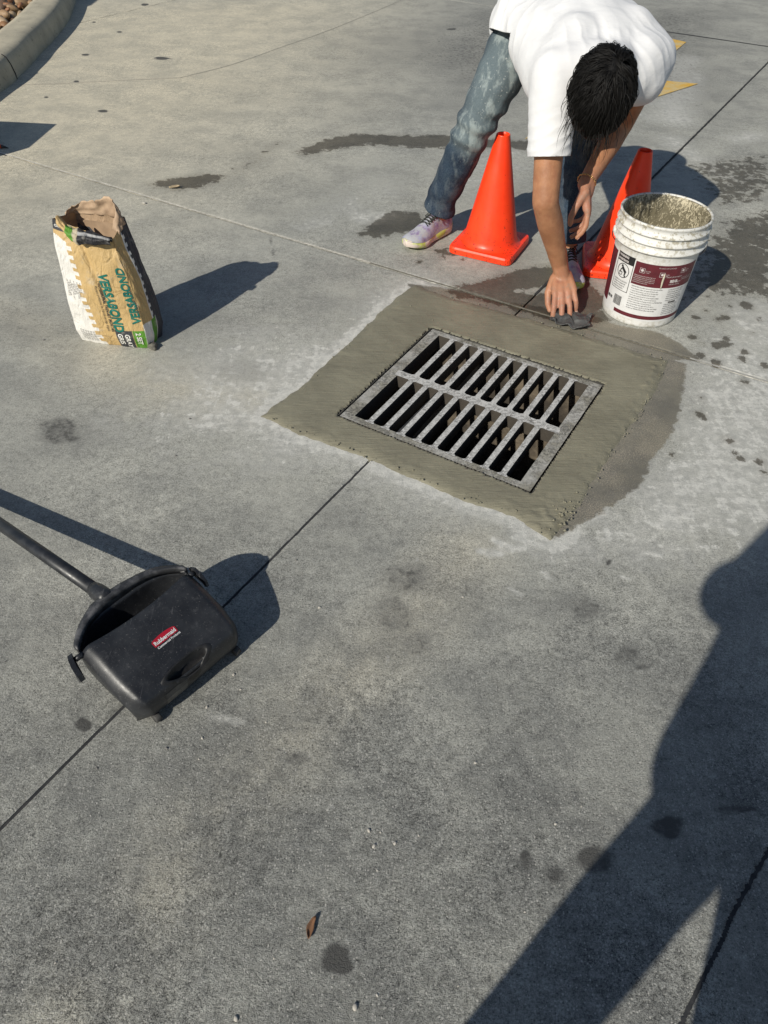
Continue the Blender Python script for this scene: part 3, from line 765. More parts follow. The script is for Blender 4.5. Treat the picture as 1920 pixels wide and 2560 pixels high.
prof = [(0, .003), (R0 - .012, .003), (R0 - .004, .0), (R0, .004)] + [(rad(z), z) for z in np.linspace(.012, .268, 12)]
z = .268
for zz in (.272, .300, .328):
    r = rad(.27) + .002
    prof += [(r + .001, zz), (r + .009, zz + .003), (r + .0105, zz + .006), (r + .009, zz + .009), (r + .003, zz + .013), (r + .002, zz + .022)]
prof += [(R1 + .001, .357), (R1 + .004, .360), (R1 + .0045, .365), (R1 + .002, .368), (R1 - .002, .368), (R1 - .004, .364)]
V, Fc = lathe(prof, 96); o = mesh('pail', V, Fc, PAIL, bucket, True)
def slurry_mat(name, flake):
    m = NT(name); p = m.pos()
    n1 = m.noise(p, 20, 6, .6); n2 = m.noise(m.mapping(p, (1, 1, .6)), 120, 5, .7, 1.2); n3 = m.noise(p, 9, 5)
    c = m.mix(n1, (.20, .175, .115), (.14, .124, .082))
    f = m.step(m.math('ADD', n2, m.math('MULTIPLY', m.math('SUBTRACT', n3, .5), .35)), flake, flake + .05)
    c = m.mix(m.math('MULTIPLY', f, .9), c, (.56, .50, .36))
    return m.done(c, .5, m.bump(m.math('ADD', n1, n2), .7, .004), Specular_IOR_Level=.4)
prof = [(R1 - .004, .364)] + [(rad(min(z, .27)) - .004, z) for z in np.linspace(.352, .075, 14)] + [(.09, .062), (.04, .066), (0.0005, .064)]
V, Fc = lathe(prof, 72)
V = [tuple(np.array(v) + np.array([v[0], v[1], 0]) * -.05 * max(0, mnoise.noise(Vector(v) * 22))) for v in V]
mesh('mortar_lining', V, Fc, slurry_mat('mortar_slurry', .525), bucket, True)
# label printed round the wall
LA = math.atan2(-BK[1], -BK[0])       # azimuth towards the viewer
def on_pail(u, v, off):               # u metres round the wall to the right as seen from outside, v height
    r = rad(v) + off; t = LA + u / (rad(v) * 1.0)
    return (r * math.cos(t), r * math.sin(t), v)
def wrap_rect(u0, u1, v0, v1, off, n=24, m_=2):
    V = [on_pail(u0 + (u1 - u0) * i / n, v0 + (v1 - v0) * j / m_, off) for j in range(m_ + 1) for i in range(n + 1)]
    return V, grid_faces(n + 1, m_ + 1)
def wrap_text(body, u, v, size, off, align='LEFT', wfac=1.0, bold=0.0, lean=0.0):
    tv, tf = text_geo(body, size, bold, align)
    return [on_pail(u + x * wfac, v + y + lean * x, off) for x, y, z in tv], tf
MAROON = plain('label_maroon', (.115, .014, .022), (.085, .012, .018), 60, .5, .05)
INK = plain('label_ink', (.008, .008, .009), (.015, .015, .015), 80, .6, .05)
LWHITE = plain('label_white', (.66, .66, .655), (.61, .605, .60), 40, .5, .05)
TL = -.085    # the left strip begins here
uo = .012
lab = mesh('label', *wrap_rect(-.20 + uo, .175, .026, .240, .0006, 60), LWHITE, bucket, True)
mesh('maroon_band', *wrap_rect(-.062 + uo, .180, .158, .240, .0010, 50), MAROON, lab, True)
mesh('maroon_stripe', *wrap_rect(-.10 + uo, .178, .033, .047, .0010, 50), MAROON, lab, True)
mesh('maroon_edge', *wrap_rect(-.205 + uo, -.15 + uo, .05, .240, .0012, 14), MAROON, lab, True)
parts = [wrap_rect(-.140 + uo, -.066 + uo, .216, .246, .0013, 14)]
# frame of the warning panel
for (u0, u1, v0, v1) in ((-.140, -.138, .118, .216), (-.068, -.066, .118, .216), (-.140, -.066, .116, .118)): parts.append(wrap_rect(u0 + uo, u1 + uo, v0, v1, .0013, 6))
for i in range(4): parts.append(wrap_text('DANGER OF FALLING INTO PAIL'[0:22 - i], -.133 + uo, .148 - i * .0085, .0075, .0013, wfac=.62))
# bar code
x = -.112
for i in range(14):
    w_ = rng.choice((.0007, .0012, .0018)); parts.append(wrap_rect(x + uo, x + w_ + uo, .060, .096, .0013, 2)); x += w_ + .0011
parts.append(wrap_text('BEHR', -.148 + uo, .072, .014, .0013, wfac=.8, bold=.0006))
# pictogram: ring and bent figure
ringp = []
for i in range(30):
    pass
def disc(cu, cv, r0, r1, n=28):
    V = [on_pail(cu + r * math.cos(t), cv + r * math.sin(t), .0013) for r in (r1, max(r0, .0001)) for t in np.linspace(0, 2*math.pi, n, endpoint=False)]
    return V, grid_faces(n, 2, True)
parts.append(disc(-.103 + uo, .187, .0235, .026))
parts.append(disc(-.109 + uo, .203, 0, .0045))
def blobline(pts, w):
    V = []; Fc = []
    for (a, b), (c, d) in zip(pts[:-1], pts[1:]):
        L = math.hypot(c-a, d-b); nx, ny = -(d-b)/L*w, (c-a)/L*w; k = len(V)
        V += [on_pail(a+nx+uo, b+ny, .0013), on_pail(a-nx+uo, b-ny, .0013), on_pail(c-nx+uo, d-ny, .0013), on_pail(c+nx+uo, d+ny, .0013)]; Fc.append((k, k+1, k+2, k+3))
    return V, Fc
parts += [blobline([(-.108, .199), (-.098, .190), (-.090, .183)], .005), blobline([(-.091, .184), (-.094, .174), (-.089, .167)], .0028), blobline([(-.106, .197), (-.114, .186), (-.110, .178)], .002), blobline([(-.118, .181), (-.104, .181), (-.106, .170), (-.116, .170), (-.118, .181)], .0012)]
# fine print, columns of text lines
words = 'PREPARATION all surfaces must be clean sound dry and free of dust oil grease mildew stain apply with brush roller or sprayer let dry between coats do not thin keep from freezing stir before use'.split()
wi = 0
def para(u0, width, v, size, n, parts):
    global wi
    for i in range(n):
        line = ''
        target = int(width / (size * .34)) - (rng.randrange(10) if i % 4 == 3 else 0)
        while len(line) < target: line += words[wi % len(words)] + ' '; wi += 1
        parts.append(wrap_text(line.strip(), u0, v - i * size * 1.22, size, .0013, wfac=.62))
para(-.056 + uo, .125, .149, .0068, 11, parts)
para(.082, .075, .149, .0068, 6, parts)
para(.082, .072, .092, .0062, 6, parts)
parts.append(wrap_text('WARNING', .096, .098, .0085, .0013, wfac=.75, bold=.0005))
V, Fc = join(*parts); mesh('fine_print', V, Fc, INK, lab)
WP = plain('print_white', (.62, .58, .57), (.5, .46, .45), 60, .6, .05)
wparts = [wrap_text('! WARNING', -.137 + uo, .234, .0105, .0016, wfac=.82, bold=.0004), wrap_text('ADVERTENCIA', -.137 + uo, .221, .0095, .0016, wfac=.78, bold=.0004)]
mesh('warning_print', *join(*wparts), WP, lab)
parts = [wrap_text('BEHR', .078, .178, .0145, .0016, wfac=.82, bold=.0007), wrap_text('pro', .107, .178, .009, .0016)]
parts.append(wrap_text('CONCRETE COATING', .076, .169, .006, .0016, wfac=.7))
parts.append(wrap_text('LIFETIME LIMITED WARRANTY', .062, .1965, .0062, .0016, wfac=.7))
parts.append(wrap_text('100% ACRYLIC LOW LUSTRE ENAMEL', .028, .229, .0052, .0016, wfac=.7))
for cu, cv in ((-.022, .213), (.045, .207), (.118, .219)):
    for (u0, u1, v0, v1) in ((-.0085, .0085, .0075, .0085), (-.0085, .0085, -.0085, -.0075), (-.0085, -.0075, -.0075, .0075), (.0075, .0085, -.0075, .0075)): parts.append(wrap_rect(cu + u0, cu + u1, cv + v0, cv + v1, .0016, 3))
    V_, F_ = disc(cu - 0, cv, 0, .0048, 16 if cu < 0 else 5); parts.append(([tuple(np.array(v) * 1.002) for v in V_], F_))
    parts.append(wrap_text('DRY TIME' if cu < 0 else 'COVERS', cu + .011, cv - .001, .0045, .0016, wfac=.8)); parts.append(wrap_text('1 HOUR' if cu < 0 else 'AREA', cu + .011, cv - .0065, .0045, .0016, wfac=.8))
for i in range(5):
    parts.append(wrap_text('INTERIOR EXTERIOR FLOOR COATING RESISTS CHIPPING FADING'[:44 if i < 4 else 30], -.058 + uo, .191 - i * .0062, .0046, .0016, wfac=.66))
for i in range(2): parts.append(wrap_text('SCUFFS AND CRACKING 5 GAL 18.9 L', .120, .190 - i * .0062, .0046, .0016, wfac=.6))
V, Fc = join(*parts); mesh('reversed_print', V, Fc, WP, lab)
# drip of cream paint
drip = [on_pail(.052, .212 - t * .055, .0022 + .0008 * math.sin(t * 9)) for t in np.linspace(0, 1, 14)]
V, Fc = tube(drip, [.0012 + .0022 * math.sin(math.pi * min(1, t * 1.1)) for t in np.linspace(0.05, .9, 14)], 6); mesh('paint_drip', V, Fc, plain('dried_mortar', (.62, .58, .46), (.5, .46, .36), 60, .8), bucket, True)
# lugs and wire handle hanging on the left
for s in (-1, 1):
    t0 = LA + s * 1.45
    V, Fc = lathe([(0.0005, 0), (.013, 0), (.013, .008), (.009, .012), (.0005, .012)], 20)
    Rm = Matrix.Rotation(t0, 4, 'Z') @ Matrix.Translation((rad(.27) + .002, 0, .285)) @ Matrix.Rotation(math.pi/2, 4, 'Y')
    mesh('handle_lug', [tuple(Rm @ Vector(v)) for v in V], Fc, PAIL, bucket, True)
hp = []
for k in range(33):
    t = -1.45 + 2.9 * k / 32
    a = LA + math.pi + t * (math.pi - 1.45) / 1.45 * 1.0
    hp.append(((rad(.2) + .014) * math.cos(a) * 1.02, (rad(.2) + .014) * math.sin(a) * 1.02, .288 - .14 * math.cos(t / 1.45 * math.pi / 2) ** .8))
V, Fc = tube(hp, .0019, 8); mesh('wire_handle', V, Fc, plain('galvanised_wire', (.30, .29, .28), (.2, .17, .15), 60, .45, Metallic=.8), bucket, True)

# ------------------------------------------------------------------ mortar bag
bag = thing('mortar_bag', (-.91, 2.19, 0), 'opened paper sack of gray mortar, tan and white with green lettering, standing upright', 'bag')
def bag_loop(t):
    """corners front-left, front-right, back-right, back-left at height fraction t"""
    L = [
        # t, FL, FR, BR, BL
        (0.00, (-1.038, 2.158, .000), (-.806, 2.122, .000), (-.780, 2.205, .000), (-1.015, 2.262, .000)),
        (0.10, (-1.047, 2.150, .045), (-.802, 2.112, .045), (-.772, 2.215, .045), (-1.030, 2.272, .045)),
        (0.35, (-1.043, 2.148, .150), (-.806, 2.118, .142), (-.778, 2.210, .150), (-1.028, 2.268, .150)),
        (0.60, (-1.036, 2.150, .255), (-.818, 2.122, .235), (-.792, 2.210, .250), (-1.022, 2.262, .255)),
        (0.82, (-1.030, 2.155, .345), (-.832, 2.124, .315), (-.806, 2.208, .330), (-1.010, 2.258, .335)),
        (1.00, (-1.022, 2.165, .415), (-.840, 2.135, .372), (-.820, 2.215, .405), (-.985, 2.272, .392))]
    ts = [l[0] for l in L]
    return [np.array([np.interp(t, ts, [l[k][c] for l in L]) for c in range(3)]) for k in (1, 2, 3, 4)]
SIDE_N = (150, 60, 110, 60)
def bag_point(u, t, off=0.0):
    """u 0..1 front, 1..2 right, 2..3 back, 3..4 left"""
    c = bag_loop(t); k = int(u) % 4; f = u - int(u)
    p = c[k] * (1 - f) + c[(k + 1) % 4] * f
    cen = sum(c) / 4; d = c[(k + 1) % 4] - c[k]; nrm = np.array([d[1], -d[0], 0]); nrm /= np.linalg.norm(nrm)
    if (p - cen) @ nrm < 0: nrm = -nrm
    bulge = (.022, .010, .020, .010)[k] * math.sin(math.pi * f) * math.sin(math.pi * min(1, max(0, t * .95 + .04))) ** .6
    # pull corners in a little so they read as folded paper
    q = p + nrm * (bulge + off)
    if k in (0, 1):   # creases
        q = q + nrm * (.0060 * mnoise.noise((u * 3 + t * 2.0, t * 5 - u * 2, 1.3)) + .0036 * abs(mnoise.noise((u * 7 + t * 5, t * 8, 4.2))))
        q = q - nrm * .005 * math.exp(-((u + .35 * (t - .5) - .60) / .035) ** 2) * (1 if t > .35 else .3)
    else:
        q = q + nrm * (.004 * mnoise.noise((u * 5, t * 9, 2.3)))
    q[2] = max(q[2], 0.0005)
    return q
us = []
for k in range(4): us += [k + i / SIDE_N[k] for i in range(SIDE_N[k])]
NT_ = 190; V = []; Cc = []
TAN = (.52, .36, .16); WHT = (.72, .70, .66); GRY = (.045, .047, .055); GRN = (.10, .27, .03); DKB = (.02, .02, .024)
def bag_color(u, t):
    k = int(u)
    if k == 0:
        if t > .93 and u < .22: return GRY
        # white left panel with castellated edge slanting to the right going down
        edge = .20 + .14 * (1 - t) ** 2
        tooth = ((t * 15) % 1.0) < .5
        if u < edge + (.075 if tooth else 0.0) and t < .90 - .1 * u * 2: return WHT
        if t < .165:
            if .60 < u < .84: return GRY
            if .84 < u: return GRN
        if t > .60 and u > .80 and False: return GRY
        return TAN
    if k == 1:
        f = u - 1
        if t < .22:
            if f < .34: return GRN if t < .0 else WHT
            if f < .62: return GRN
            return WHT if f < .66 else GRY
        e = .42
        if f < e: return TAN
        if f < e + .06 + (.07 if ((t * 15 + .3) % 1.0) < .5 else 0): return WHT
        return GRY
    if t > .9: return (.40, .28, .18)
    if k == 2: return GRY
    f = u - 3
    if f > .62: return WHT if f > .8 else GRY
    return GRY
for j in range(NT_):
    t = j / (NT_ - 1)
    for u in us:
        V.append(bag_point(u, t)); Cc.append((*bag_color(u, t), 1))
nU = len(us)
Fc = grid_faces(nU, NT_, True)
Fc.append(tuple(range(nU))[::-1])
def bag_mat():
    m = NT('printed_paper'); p = m.pos()
    c = m.attr('print', 'Color'); n1 = m.noise(p, 22, 7, .65); n2 = m.noise(p, 6, 5)
    c = m.mix(m.math('MULTIPLY', m.step(n1, .54, .72), .38), c, (.46, .44, .39))
    vr = m.n('TexVoronoi', feature='DISTANCE_TO_EDGE'); dv = m.n('TexNoise'); m.set(dv.inputs['Vector'], p); dv.inputs['Scale'].default_value = 12
    va = m.n('VectorMath', operation='MULTIPLY_ADD'); m.set(va.inputs[0], dv.outputs['Color']); va.inputs[1].default_value = (.12, .12, .12); m.set(va.inputs[2], p)
    m.set(vr.inputs['Vector'], m.mapping(va.outputs[0], (1, 1, .45), (0, .5, .4))); vr.inputs['Scale'].default_value = 17
    wr = m.noise(m.mapping(p, (22, 22, 9), (0, .4, 0)), 1.0, 4, .55, .6)
    h = m.math('ADD', m.math('MULTIPLY', m.math('MINIMUM', vr.outputs['Distance'], .10), 1.3), m.math('ADD', wr, m.math('MULTIPLY', m.noise(m.mapping(p, (60, 60, 26), (0, .7, .3)), 1.0, 5, .6, .5), .5)))
    return m.done(c, .55, m.bump(h, 1.0, .009), Specular_IOR_Level=.4)
BAGM = bag_mat()
me = bpy.data.meshes.new('sack'); me.from_pydata([tuple(v) for v in V], [], Fc); me.update()
ca = me.color_attributes.new('print', 'FLOAT_COLOR', 'POINT'); ca.data.foreach_set('color', np.array(Cc, dtype=np.float32).ravel())
sack = adopt(link('sack', me, BAGM, None, True), bag)
# lettering on the front; reading runs down the sack
def bag_text(body, u0, t0, size, mat, name, wfac=1.0, bold=0.0, align='LEFT', slant=0.0, flip=False):
    tv, tf = text_geo(body, size, bold, align)
    W_, H_ = .235, .40
    out = []
    for x, y, z in tv:
        x *= wfac
        if not flip: u = u0 + y / W_ + slant * x; t = t0 - x / H_
        else: u = u0 - y / W_ + slant * x; t = t0 + x / H_
        u = min(max(u, 0.001), 1.98) if u < 1 else u
        uu = u if u < 1 else 1 + (u - 1) * .235 / .09
        out.append(bag_point(min(uu, 1.99), min(max(t, 0), 1), .0022))
    return adopt(mesh(name, out, tf, mat), bag)
def as_sub(o):      # lettering belongs to the printed sack
    o.parent = sack; o.matrix_parent_inverse = Matrix.Identity(4); return o
TEAL = plain('print_teal', (.005, .16, .12), (.004, .12, .10), 50, .5, .05)
INKB = plain('print_black', (.035, .033, .03), (.06, .055, .05), 50, .5, .05)
INKW = plain('print_pale', (.75, .74, .70), (.65, .64, .6), 50, .5, .05)
for args in (('VERSABOND', .615, .67, .042, TEAL, 'lettering', .86, .0016), ('PROFESSIONAL THIN-SET MORTAR', .565, .60, .0125, INKB, 'lettering', .92, .0004), ('Mortero profesional de fraguado en capa delgada', .51, .56, .011, INKB, 'lettering', .75)):
    as_sub(bag_text(*args))
as_sub(bag_text('VERSABOND', .985, .235, .0355, TEAL, 'lettering', .98, .0012, flip=True))
as_sub(bag_text('PROFESSIONAL THIN-SET MORTAR', .992, .28, .0078, INKB, 'lettering', .98, .0002, flip=True))
for b_, u_, t_, s_ in (('GRAY', .735, .135, .022), ('GRIS', .635, .135, .022)): as_sub(bag_text(b_, u_, t_, s_, INKW, 'lettering', .9, .0007))
as_sub(bag_text('2 SET', .885, .15, .021, INKW, 'lettering', .9, .0006))
for i in range(9):
    as_sub(bag_text(('use on floors walls and counters ' * 2)[i:i + 22 - (i % 3) * 4], .06 + .026 * i, .55 - (i % 2) * .02, .0075, INKB, 'fine_print', .8))
for i in range(6):
    as_sub(bag_text('50 LB 22.6 KG', .08 + .04 * i, .13, .008, INKB, 'fine_print', .8))
# torn open mouth: brown inner paper standing up at the back, rolled flap at the front
PAPER = plain('kraft_paper', (.50, .36, .24), (.38, .26, .17), 18, .75, .5, 40, .004)
back = []; NB = 40; NR = 12
for j in range(NR):
    f = j / (NR - 1)
    for i in range(NB):
        s = i / (NB - 1)
        # path round the mouth from left, behind, to the right front
        path = catmull([bag_point(3.45, .97), bag_point(3.05, .98), bag_point(2.6, .98), bag_point(2.2, .98), bag_point(1.8, .98), bag_point(1.35, .97)], NB)[i]
        h = .066 * math.sin(math.pi * min(1, s ** 1.6 * .92 + .05)) ** .7 * (1 + .12 * mnoise.noise((s * 9, 3, 1))) + (.008 * mnoise.noise((s * 22, 1, 1)) if j == NR - 1 else 0)
        cen = np.array([-.905, 2.20, 0]); inw = (cen - path); inw[2] = 0; inw /= np.linalg.norm(inw) + 1e-6
        p = np.array(path) + np.array([0, 0, 1]) * h * f + inw * (.010 * f + .020 * mnoise.noise((s * 6, f * 1.5, 8)) * f + .008 * mnoise.noise((s * 17, f * 3, 8)))
        back.append(p)
o = adopt(mesh('torn_mouth', back, grid_faces(NB, NR), PAPER, smooth=True), bag)
md = o.modifiers.new('thick', 'SOLIDIFY'); md.thickness = .0012
# mouth closing surface sunk inside
ins = [bag_point(u, .93) for u in np.linspace(0, 4, 60, endpoint=False)]
cen = np.mean(ins, 0)
ins = [tuple(cen + (p - cen) * .97 - np.array([0, 0, .0])) for p in ins] + [tuple(cen + (p - cen) * .8 - np.array([0, 0, .16])) for p in ins]
adopt(mesh('inside', ins, grid_faces(60, 2, True) + [tuple(range(60, 120))], plain('inner_paper', (.36, .25, .16), (.25, .17, .11), 14, .8)), bag)
# rolled flap
fl = []
NF, NS = 46, 40
pth = catmull([bag_point(.10, .99) + [0, 0, .0], bag_point(.28, .985) + [0, -.006, -.020], bag_point(.46, .985) + [.0, -.014, -.022], bag_point(.70, .985) + [.0, -.018, -.010], bag_point(.93, .985) + [.012, -.022, -.006]], NF)
for i, p in enumerate(pth):
    s = i / (NF - 1); r = .012 + .011 * math.sin(math.pi * s) + .005 * mnoise.noise((s * 9, 1, 4))
    for k in range(NS):
        a = k / (NS - 1) * 4.4 - .6; rr_ = r * (1 + .35 * mnoise.noise((s * 7, a * 1.6, 2)) - .045 * a)
        fl.append(p + np.array([.004 * mnoise.noise((s * 9, a, 7)), -math.cos(a) * rr_, math.sin(a) * rr_ * .9 + .008]))
me = bpy.data.meshes.new('rolled_flap'); me.from_pydata([tuple(v) for v in fl], [], grid_faces(NS, NF)); me.update()
colr = []
for i in range(NF):
    for k in range(NS):
        s = i / NF
        colr.append((*(TAN if s < .2 else GRN if s < .38 and k < 22 else (.42, .36, .25) if s < .5 else DKB if k % 17 < 12 else (.3, .3, .3)), 1))
ca = me.color_attributes.new('print', 'FLOAT_COLOR', 'POINT'); ca.data.foreach_set('color', np.array(colr, dtype=np.float32).ravel())
o = adopt(link('rolled_flap', me, BAGM, None, True), bag); md = o.modifiers.new('thick', 'SOLIDIFY'); md.thickness = .0012
# folded ear at the left top with GRAY print
ear = [bag_point(.0, .92), bag_point(.25, .93), bag_point(.30, 1.0) + [0, 0, .004], bag_point(.04, 1.0) + [-.010, 0, .012]]
tv1, tf1 = text_geo('GRAY', .020, .0005); 
o = adopt(mesh('lettering', [bag_point(.03 + x * 3.2, .955 + y * 1.2, .0028) for x, y, z in tv1], tf1, INKW), bag); as_sub(o)
# lump of grout at the front right foot
bm = bmesh.new(); bmesh.ops.create_icosphere(bm, subdivisions=3, radius=.016)
for v in bm.verts: v.co = v.co * (1 + .5 * mnoise.noise(v.co * 90)); v.co.z = max(v.co.z * .7, -.008)
lump = bm_obj('mortar_lump', bm, plain('dry_mortar', (.16, .15, .12), (.1, .095, .08), 60, .9, .6), None, True)
lump.location = (-.788, 2.118, .009); tag(lump, 'small lump of dried mortar at the foot of the mortar bag', 'mortar lump')

# ------------------------------------------------------------------ lobby dustpan
PU = np.array([.63, .777, 0]); PU /= np.linalg.norm(PU); PV = np.array([PU[1], -PU[0], 0]); PO = np.array([-.395, .836, 0])
pan = thing('lobby_dustpan', PO, 'black plastic lobby dustpan with long handle lying on the concrete', 'dustpan')
def pan_mat():
    m = NT('black_plastic'); p = m.pos()
    n1 = m.noise(p, 11, 6, .65); n2 = m.noise(p, 260, 4, .8); n3 = m.noise(p, 55, 6, .7)
    c = m.mix(m.step(n1, .35, .7), (.014, .015, .018), (.030, .032, .036))
    c = m.mix(m.math('MULTIPLY', m.step(n3, .55, .75), .5), c, (.075, .077, .082))
    scr = m.noise(m.mapping(p, (160, 12, 40), (0, 0, .9)), 1.0, 4, .6)
    c = m.mix(m.math('MULTIPLY', m.step(scr, .64, .70), .4), c, (.12, .12, .125))
    c = m.mix(m.math('MULTIPLY', m.step(n2, .62, .68), .6), c, (.24, .23, .22))
    return m.done(c, m.lin(n3, .3, .7, .34, .52), m.bump(m.math('ADD', n2, m.math('MULTIPLY', n3, .8)), .18, .0012), Specular_IOR_Level=.5)
PANM = pan_mat()
def pw(u, v, z): return PO + PU * u + PV * v + np.array([0, 0, z])
HW = .139
def pan_profile(k):       # k = 0..1 along the outline from the top panel's rim over the front to the underside's rim
    pts = [(-.145, .148), (-.11, .140), (-.06, .123), (-.01, .105), (.007, .096), (.017, .082), (.017, .055), (.010, .028), (-.004, .008), (-.022, .004), (-.07, .012), (-.13, .026), (-.178, .052), (-.196, .090), (-.202, .134)]
    return pts
pp = pan_profile(0); pp = [tuple(x) for x in catmull(pp, 60)]
NPU = 91
def pan_sheet(shrink):
    V = []
    for j, (v, z) in enumerate(pp):
        f = j / 59
        for i in range(NPU):
            s = -1 + 2 * i / (NPU - 1)
            # round the side corners of the top panel and front
            hw = HW - shrink
            top = 1.0 if z > .07 else .7
            e = max(0, abs(s) - .80) / .20
            drop = .022 * e ** 2.2 * (1 if f < .5 else -.25)
            cz = .075; cv = -.06
            vv = v + (cv - v) * shrink * 6; z2 = z + (cz - z) * shrink * 6
            arch = -.012 * (1 - s * s) * math.exp(-(f / .06) ** 2)      # rim of the panel sags a little in the middle
            vv -= .026 * e ** 1.8 * min(1, max(0, (v + .045) / .045))
            rr_ = max(0, (f - .55) / .45); vv = vv + .046 * s ** 4 * rr_ ** 1.5; hw = hw * (1 - .03 * rr_)
            if s < 0: hw = hw * (1 - .13 * min(1, max(0, 1 - z2 / .10)) * (1 - rr_))
            V.append(pw(s * hw, vv + (.012 * (1 - s*s) * math.exp(-(f / .1) ** 2)), max(z2 - drop + arch * .4, .003)))
    return V
def side_fill(V, i):      # side wall between top and bottom of the outline
    n = len(pp); Fs = []
    for j in range(n // 2):
        a = j * NPU + i; b = (j + 1) * NPU + i; c = (n - 2 - j) * NPU + i; d = (n - 1 - j) * NPU + i
        Fs.append((a, b, c, d))
    return Fs
Vo = pan_sheet(0); Fo = [f[::-1] for f in grid_faces(NPU, len(pp)) + side_fill(Vo, 0)] + side_fill(Vo, NPU - 1)
# hand slot cut through the top panel near the front
cent = pw(.045, -.014, .121)
def in_slot(p):
    r = p - PO; u = r @ PU; v = r @ PV
    return ((u - .040) / .047) ** 2 + ((v + .012 ) / .0105) ** 2 < 1 and p[2] > .06
def plocal(p): return (p - PO) @ PU, (p - PO) @ PV
SU, SV = plocal(G(407, 1430, .113)); SV -= .010
Vo_np = np.array(Vo)
rel = Vo_np - PO
def _slot(f):
    c = rel[list(f)].mean(0); return (((c @ PU) - SU) / .051) ** 2 + (((c @ PV) - SV) / .0112) ** 2 < 1.0 and c[2] > .08
Fo = [f for f in Fo if not _slot(f)]
shell = adopt(mesh('pan_shell', Vo, Fo, PANM, smooth=False), pan)
md = shell.modifiers.new('thick', 'SOLIDIFY'); md.thickness = .0035; md.offset = -1
shell.data.polygons.foreach_set('use_smooth', [len(p.vertices) == 4 and i < (NPU-1) * 57 for i, p in enumerate(shell.data.polygons)])
# recessed slot; its near-black colour stands in for shade in the hole
sv = []
for r_, dz in ((1.22, .0004), (1.16, .0022), (1.02, .0024), (.93, .0), (.90, -.022), (.0, -.024)):
    for t in np.linspace(0, 2*math.pi, 44, endpoint=False):
        u = SU + .052 * r_ * math.cos(t); v = SV + .0112 * r_ * math.sin(t) * (1 + .15 * math.cos(t)); z = np.interp(v, [q[0] for q in pp[:24]], [q[1] for q in pp[:24]])
        sv.append(pw(u, v, z + dz))
adopt(mesh('hand_slot', sv, grid_faces(44, 6, True), plain('shaded_slot_plastic', (.010, .010, .011), (.018, .018, .019), 60, .55), smooth=True), pan)
# rear rim hoop rising to the handle socket
def tube_obj(name, pts, rad_, mat, seg=12, n=None, root=pan, smooth=True):
    q = catmull(pts, n) if n else [np.array(p) for p in pts]
    if hasattr(rad_, '__len__'): rr_ = list(np.interp(np.linspace(0, 1, len(q)), np.linspace(0, 1, len(rad_)), rad_))
    else: rr_ = rad_
    V, Fc = tube(q, rr_, seg); return adopt(mesh(name, V, Fc, mat, smooth=smooth), root)
H0 = G(228, 1290, .145); H1 = G(0, 1132, .082); Hd = (H1 - H0) / np.linalg.norm(H1 - H0); H2 = H0 + Hd * (H0[2] - .018) / -Hd[2]
# yoke: the moulded rear rim widens into the handle socket
yk = []; NY = 61
h0r = H0 - PO; HU, HV = h0r @ PU, h0r @ PV
for j in range(NY):
    s_ = -1 + 2 * j / (NY - 1); u = s_ * (HW - .002)
    vin = -.150 - .050 * (1 - abs(s_) ** 3.2); zc = .137 + .010 * (1 - s_ * s_) + .003 * s_
    k = math.exp(-((u - HU) / .034) ** 2); wide = .017 + (abs(HV - vin) - .004) * (.80 * k + .25 * math.exp(-((u - HU) / .075) ** 2)); wide = min(wide, abs(HV - vin) + .004)
    for dv, dz in ((0, .006), (-.15, .0085), (-.85, .007), (-1, .002), (-1, -.004), (-.5, -.008), (0, -.010)):
        yk.append(pw(u, vin + dv * wide, zc + dz * (1 + .6 * k)))
RIMM = plain('worn_black_rim', (.030, .031, .034), (.10, .10, .105), 38, .45, .2, 200, .001, lo=.45, hi=.7)
adopt(mesh('yoke', yk, grid_faces(7, NY, True) + [tuple(range(7))[::-1], tuple(range(7 * (NY - 1), 7 * NY))], RIMM, smooth=True), pan)
tube_obj('handle_socket', [H0 - Hd * .012, H0, H0 + Hd * .03, H0 + Hd * .045], [.0165, .019, .0185, .0155], PANM, 20)
tube_obj('handle', [H0 + Hd * .02, H0 + Hd * .3, H2], .0145, plain('black_handle', (.014, .015, .018), (.026, .028, .032), 30, .42, .1), 20)
tube_obj('grip', [H2 - Hd * .13, H2 - Hd * .05, H2, H2 + Hd * .01], [.0165, .0175, .0175, .012], plain('rubber_grip', (.012, .012, .012), (.02, .02, .02), 60, .8, .3), 18)
# side latch brackets
for s, k in ((-1, 1.0), (1, .6)):
    ol = [(v - .035, z) for v, z in ((-.118, .120), (-.122, .136), (-.108, .141), (-.094, .130), (-.080, .118), (-.074, .104), (-.082, .098), (-.090, .104), (-.098, .108), (-.106, .112))]
    V = [pw(s * (HW + .010 * k + .010 * k * math.sin(3 * (v + .155) / .07)), v, z) for v, z in ol] + [pw(s * (HW + .020 * k + .010 * k * math.sin(3 * (v + .155) / .07)), v, z) for v, z in ol]; n = len(ol)
    adopt(mesh('latch', V, [tuple(range(n)), tuple(range(n, 2 * n))[::-1]] + [(i, i + n, (i + 1) % n + n, (i + 1) % n) for i in range(n)], PANM), pan)
    tube_obj('latch_pin', [pw(s * (HW - .006), -.143, .130), pw(s * (HW + .012 * k), -.143, .130)], .006, PANM, 10)
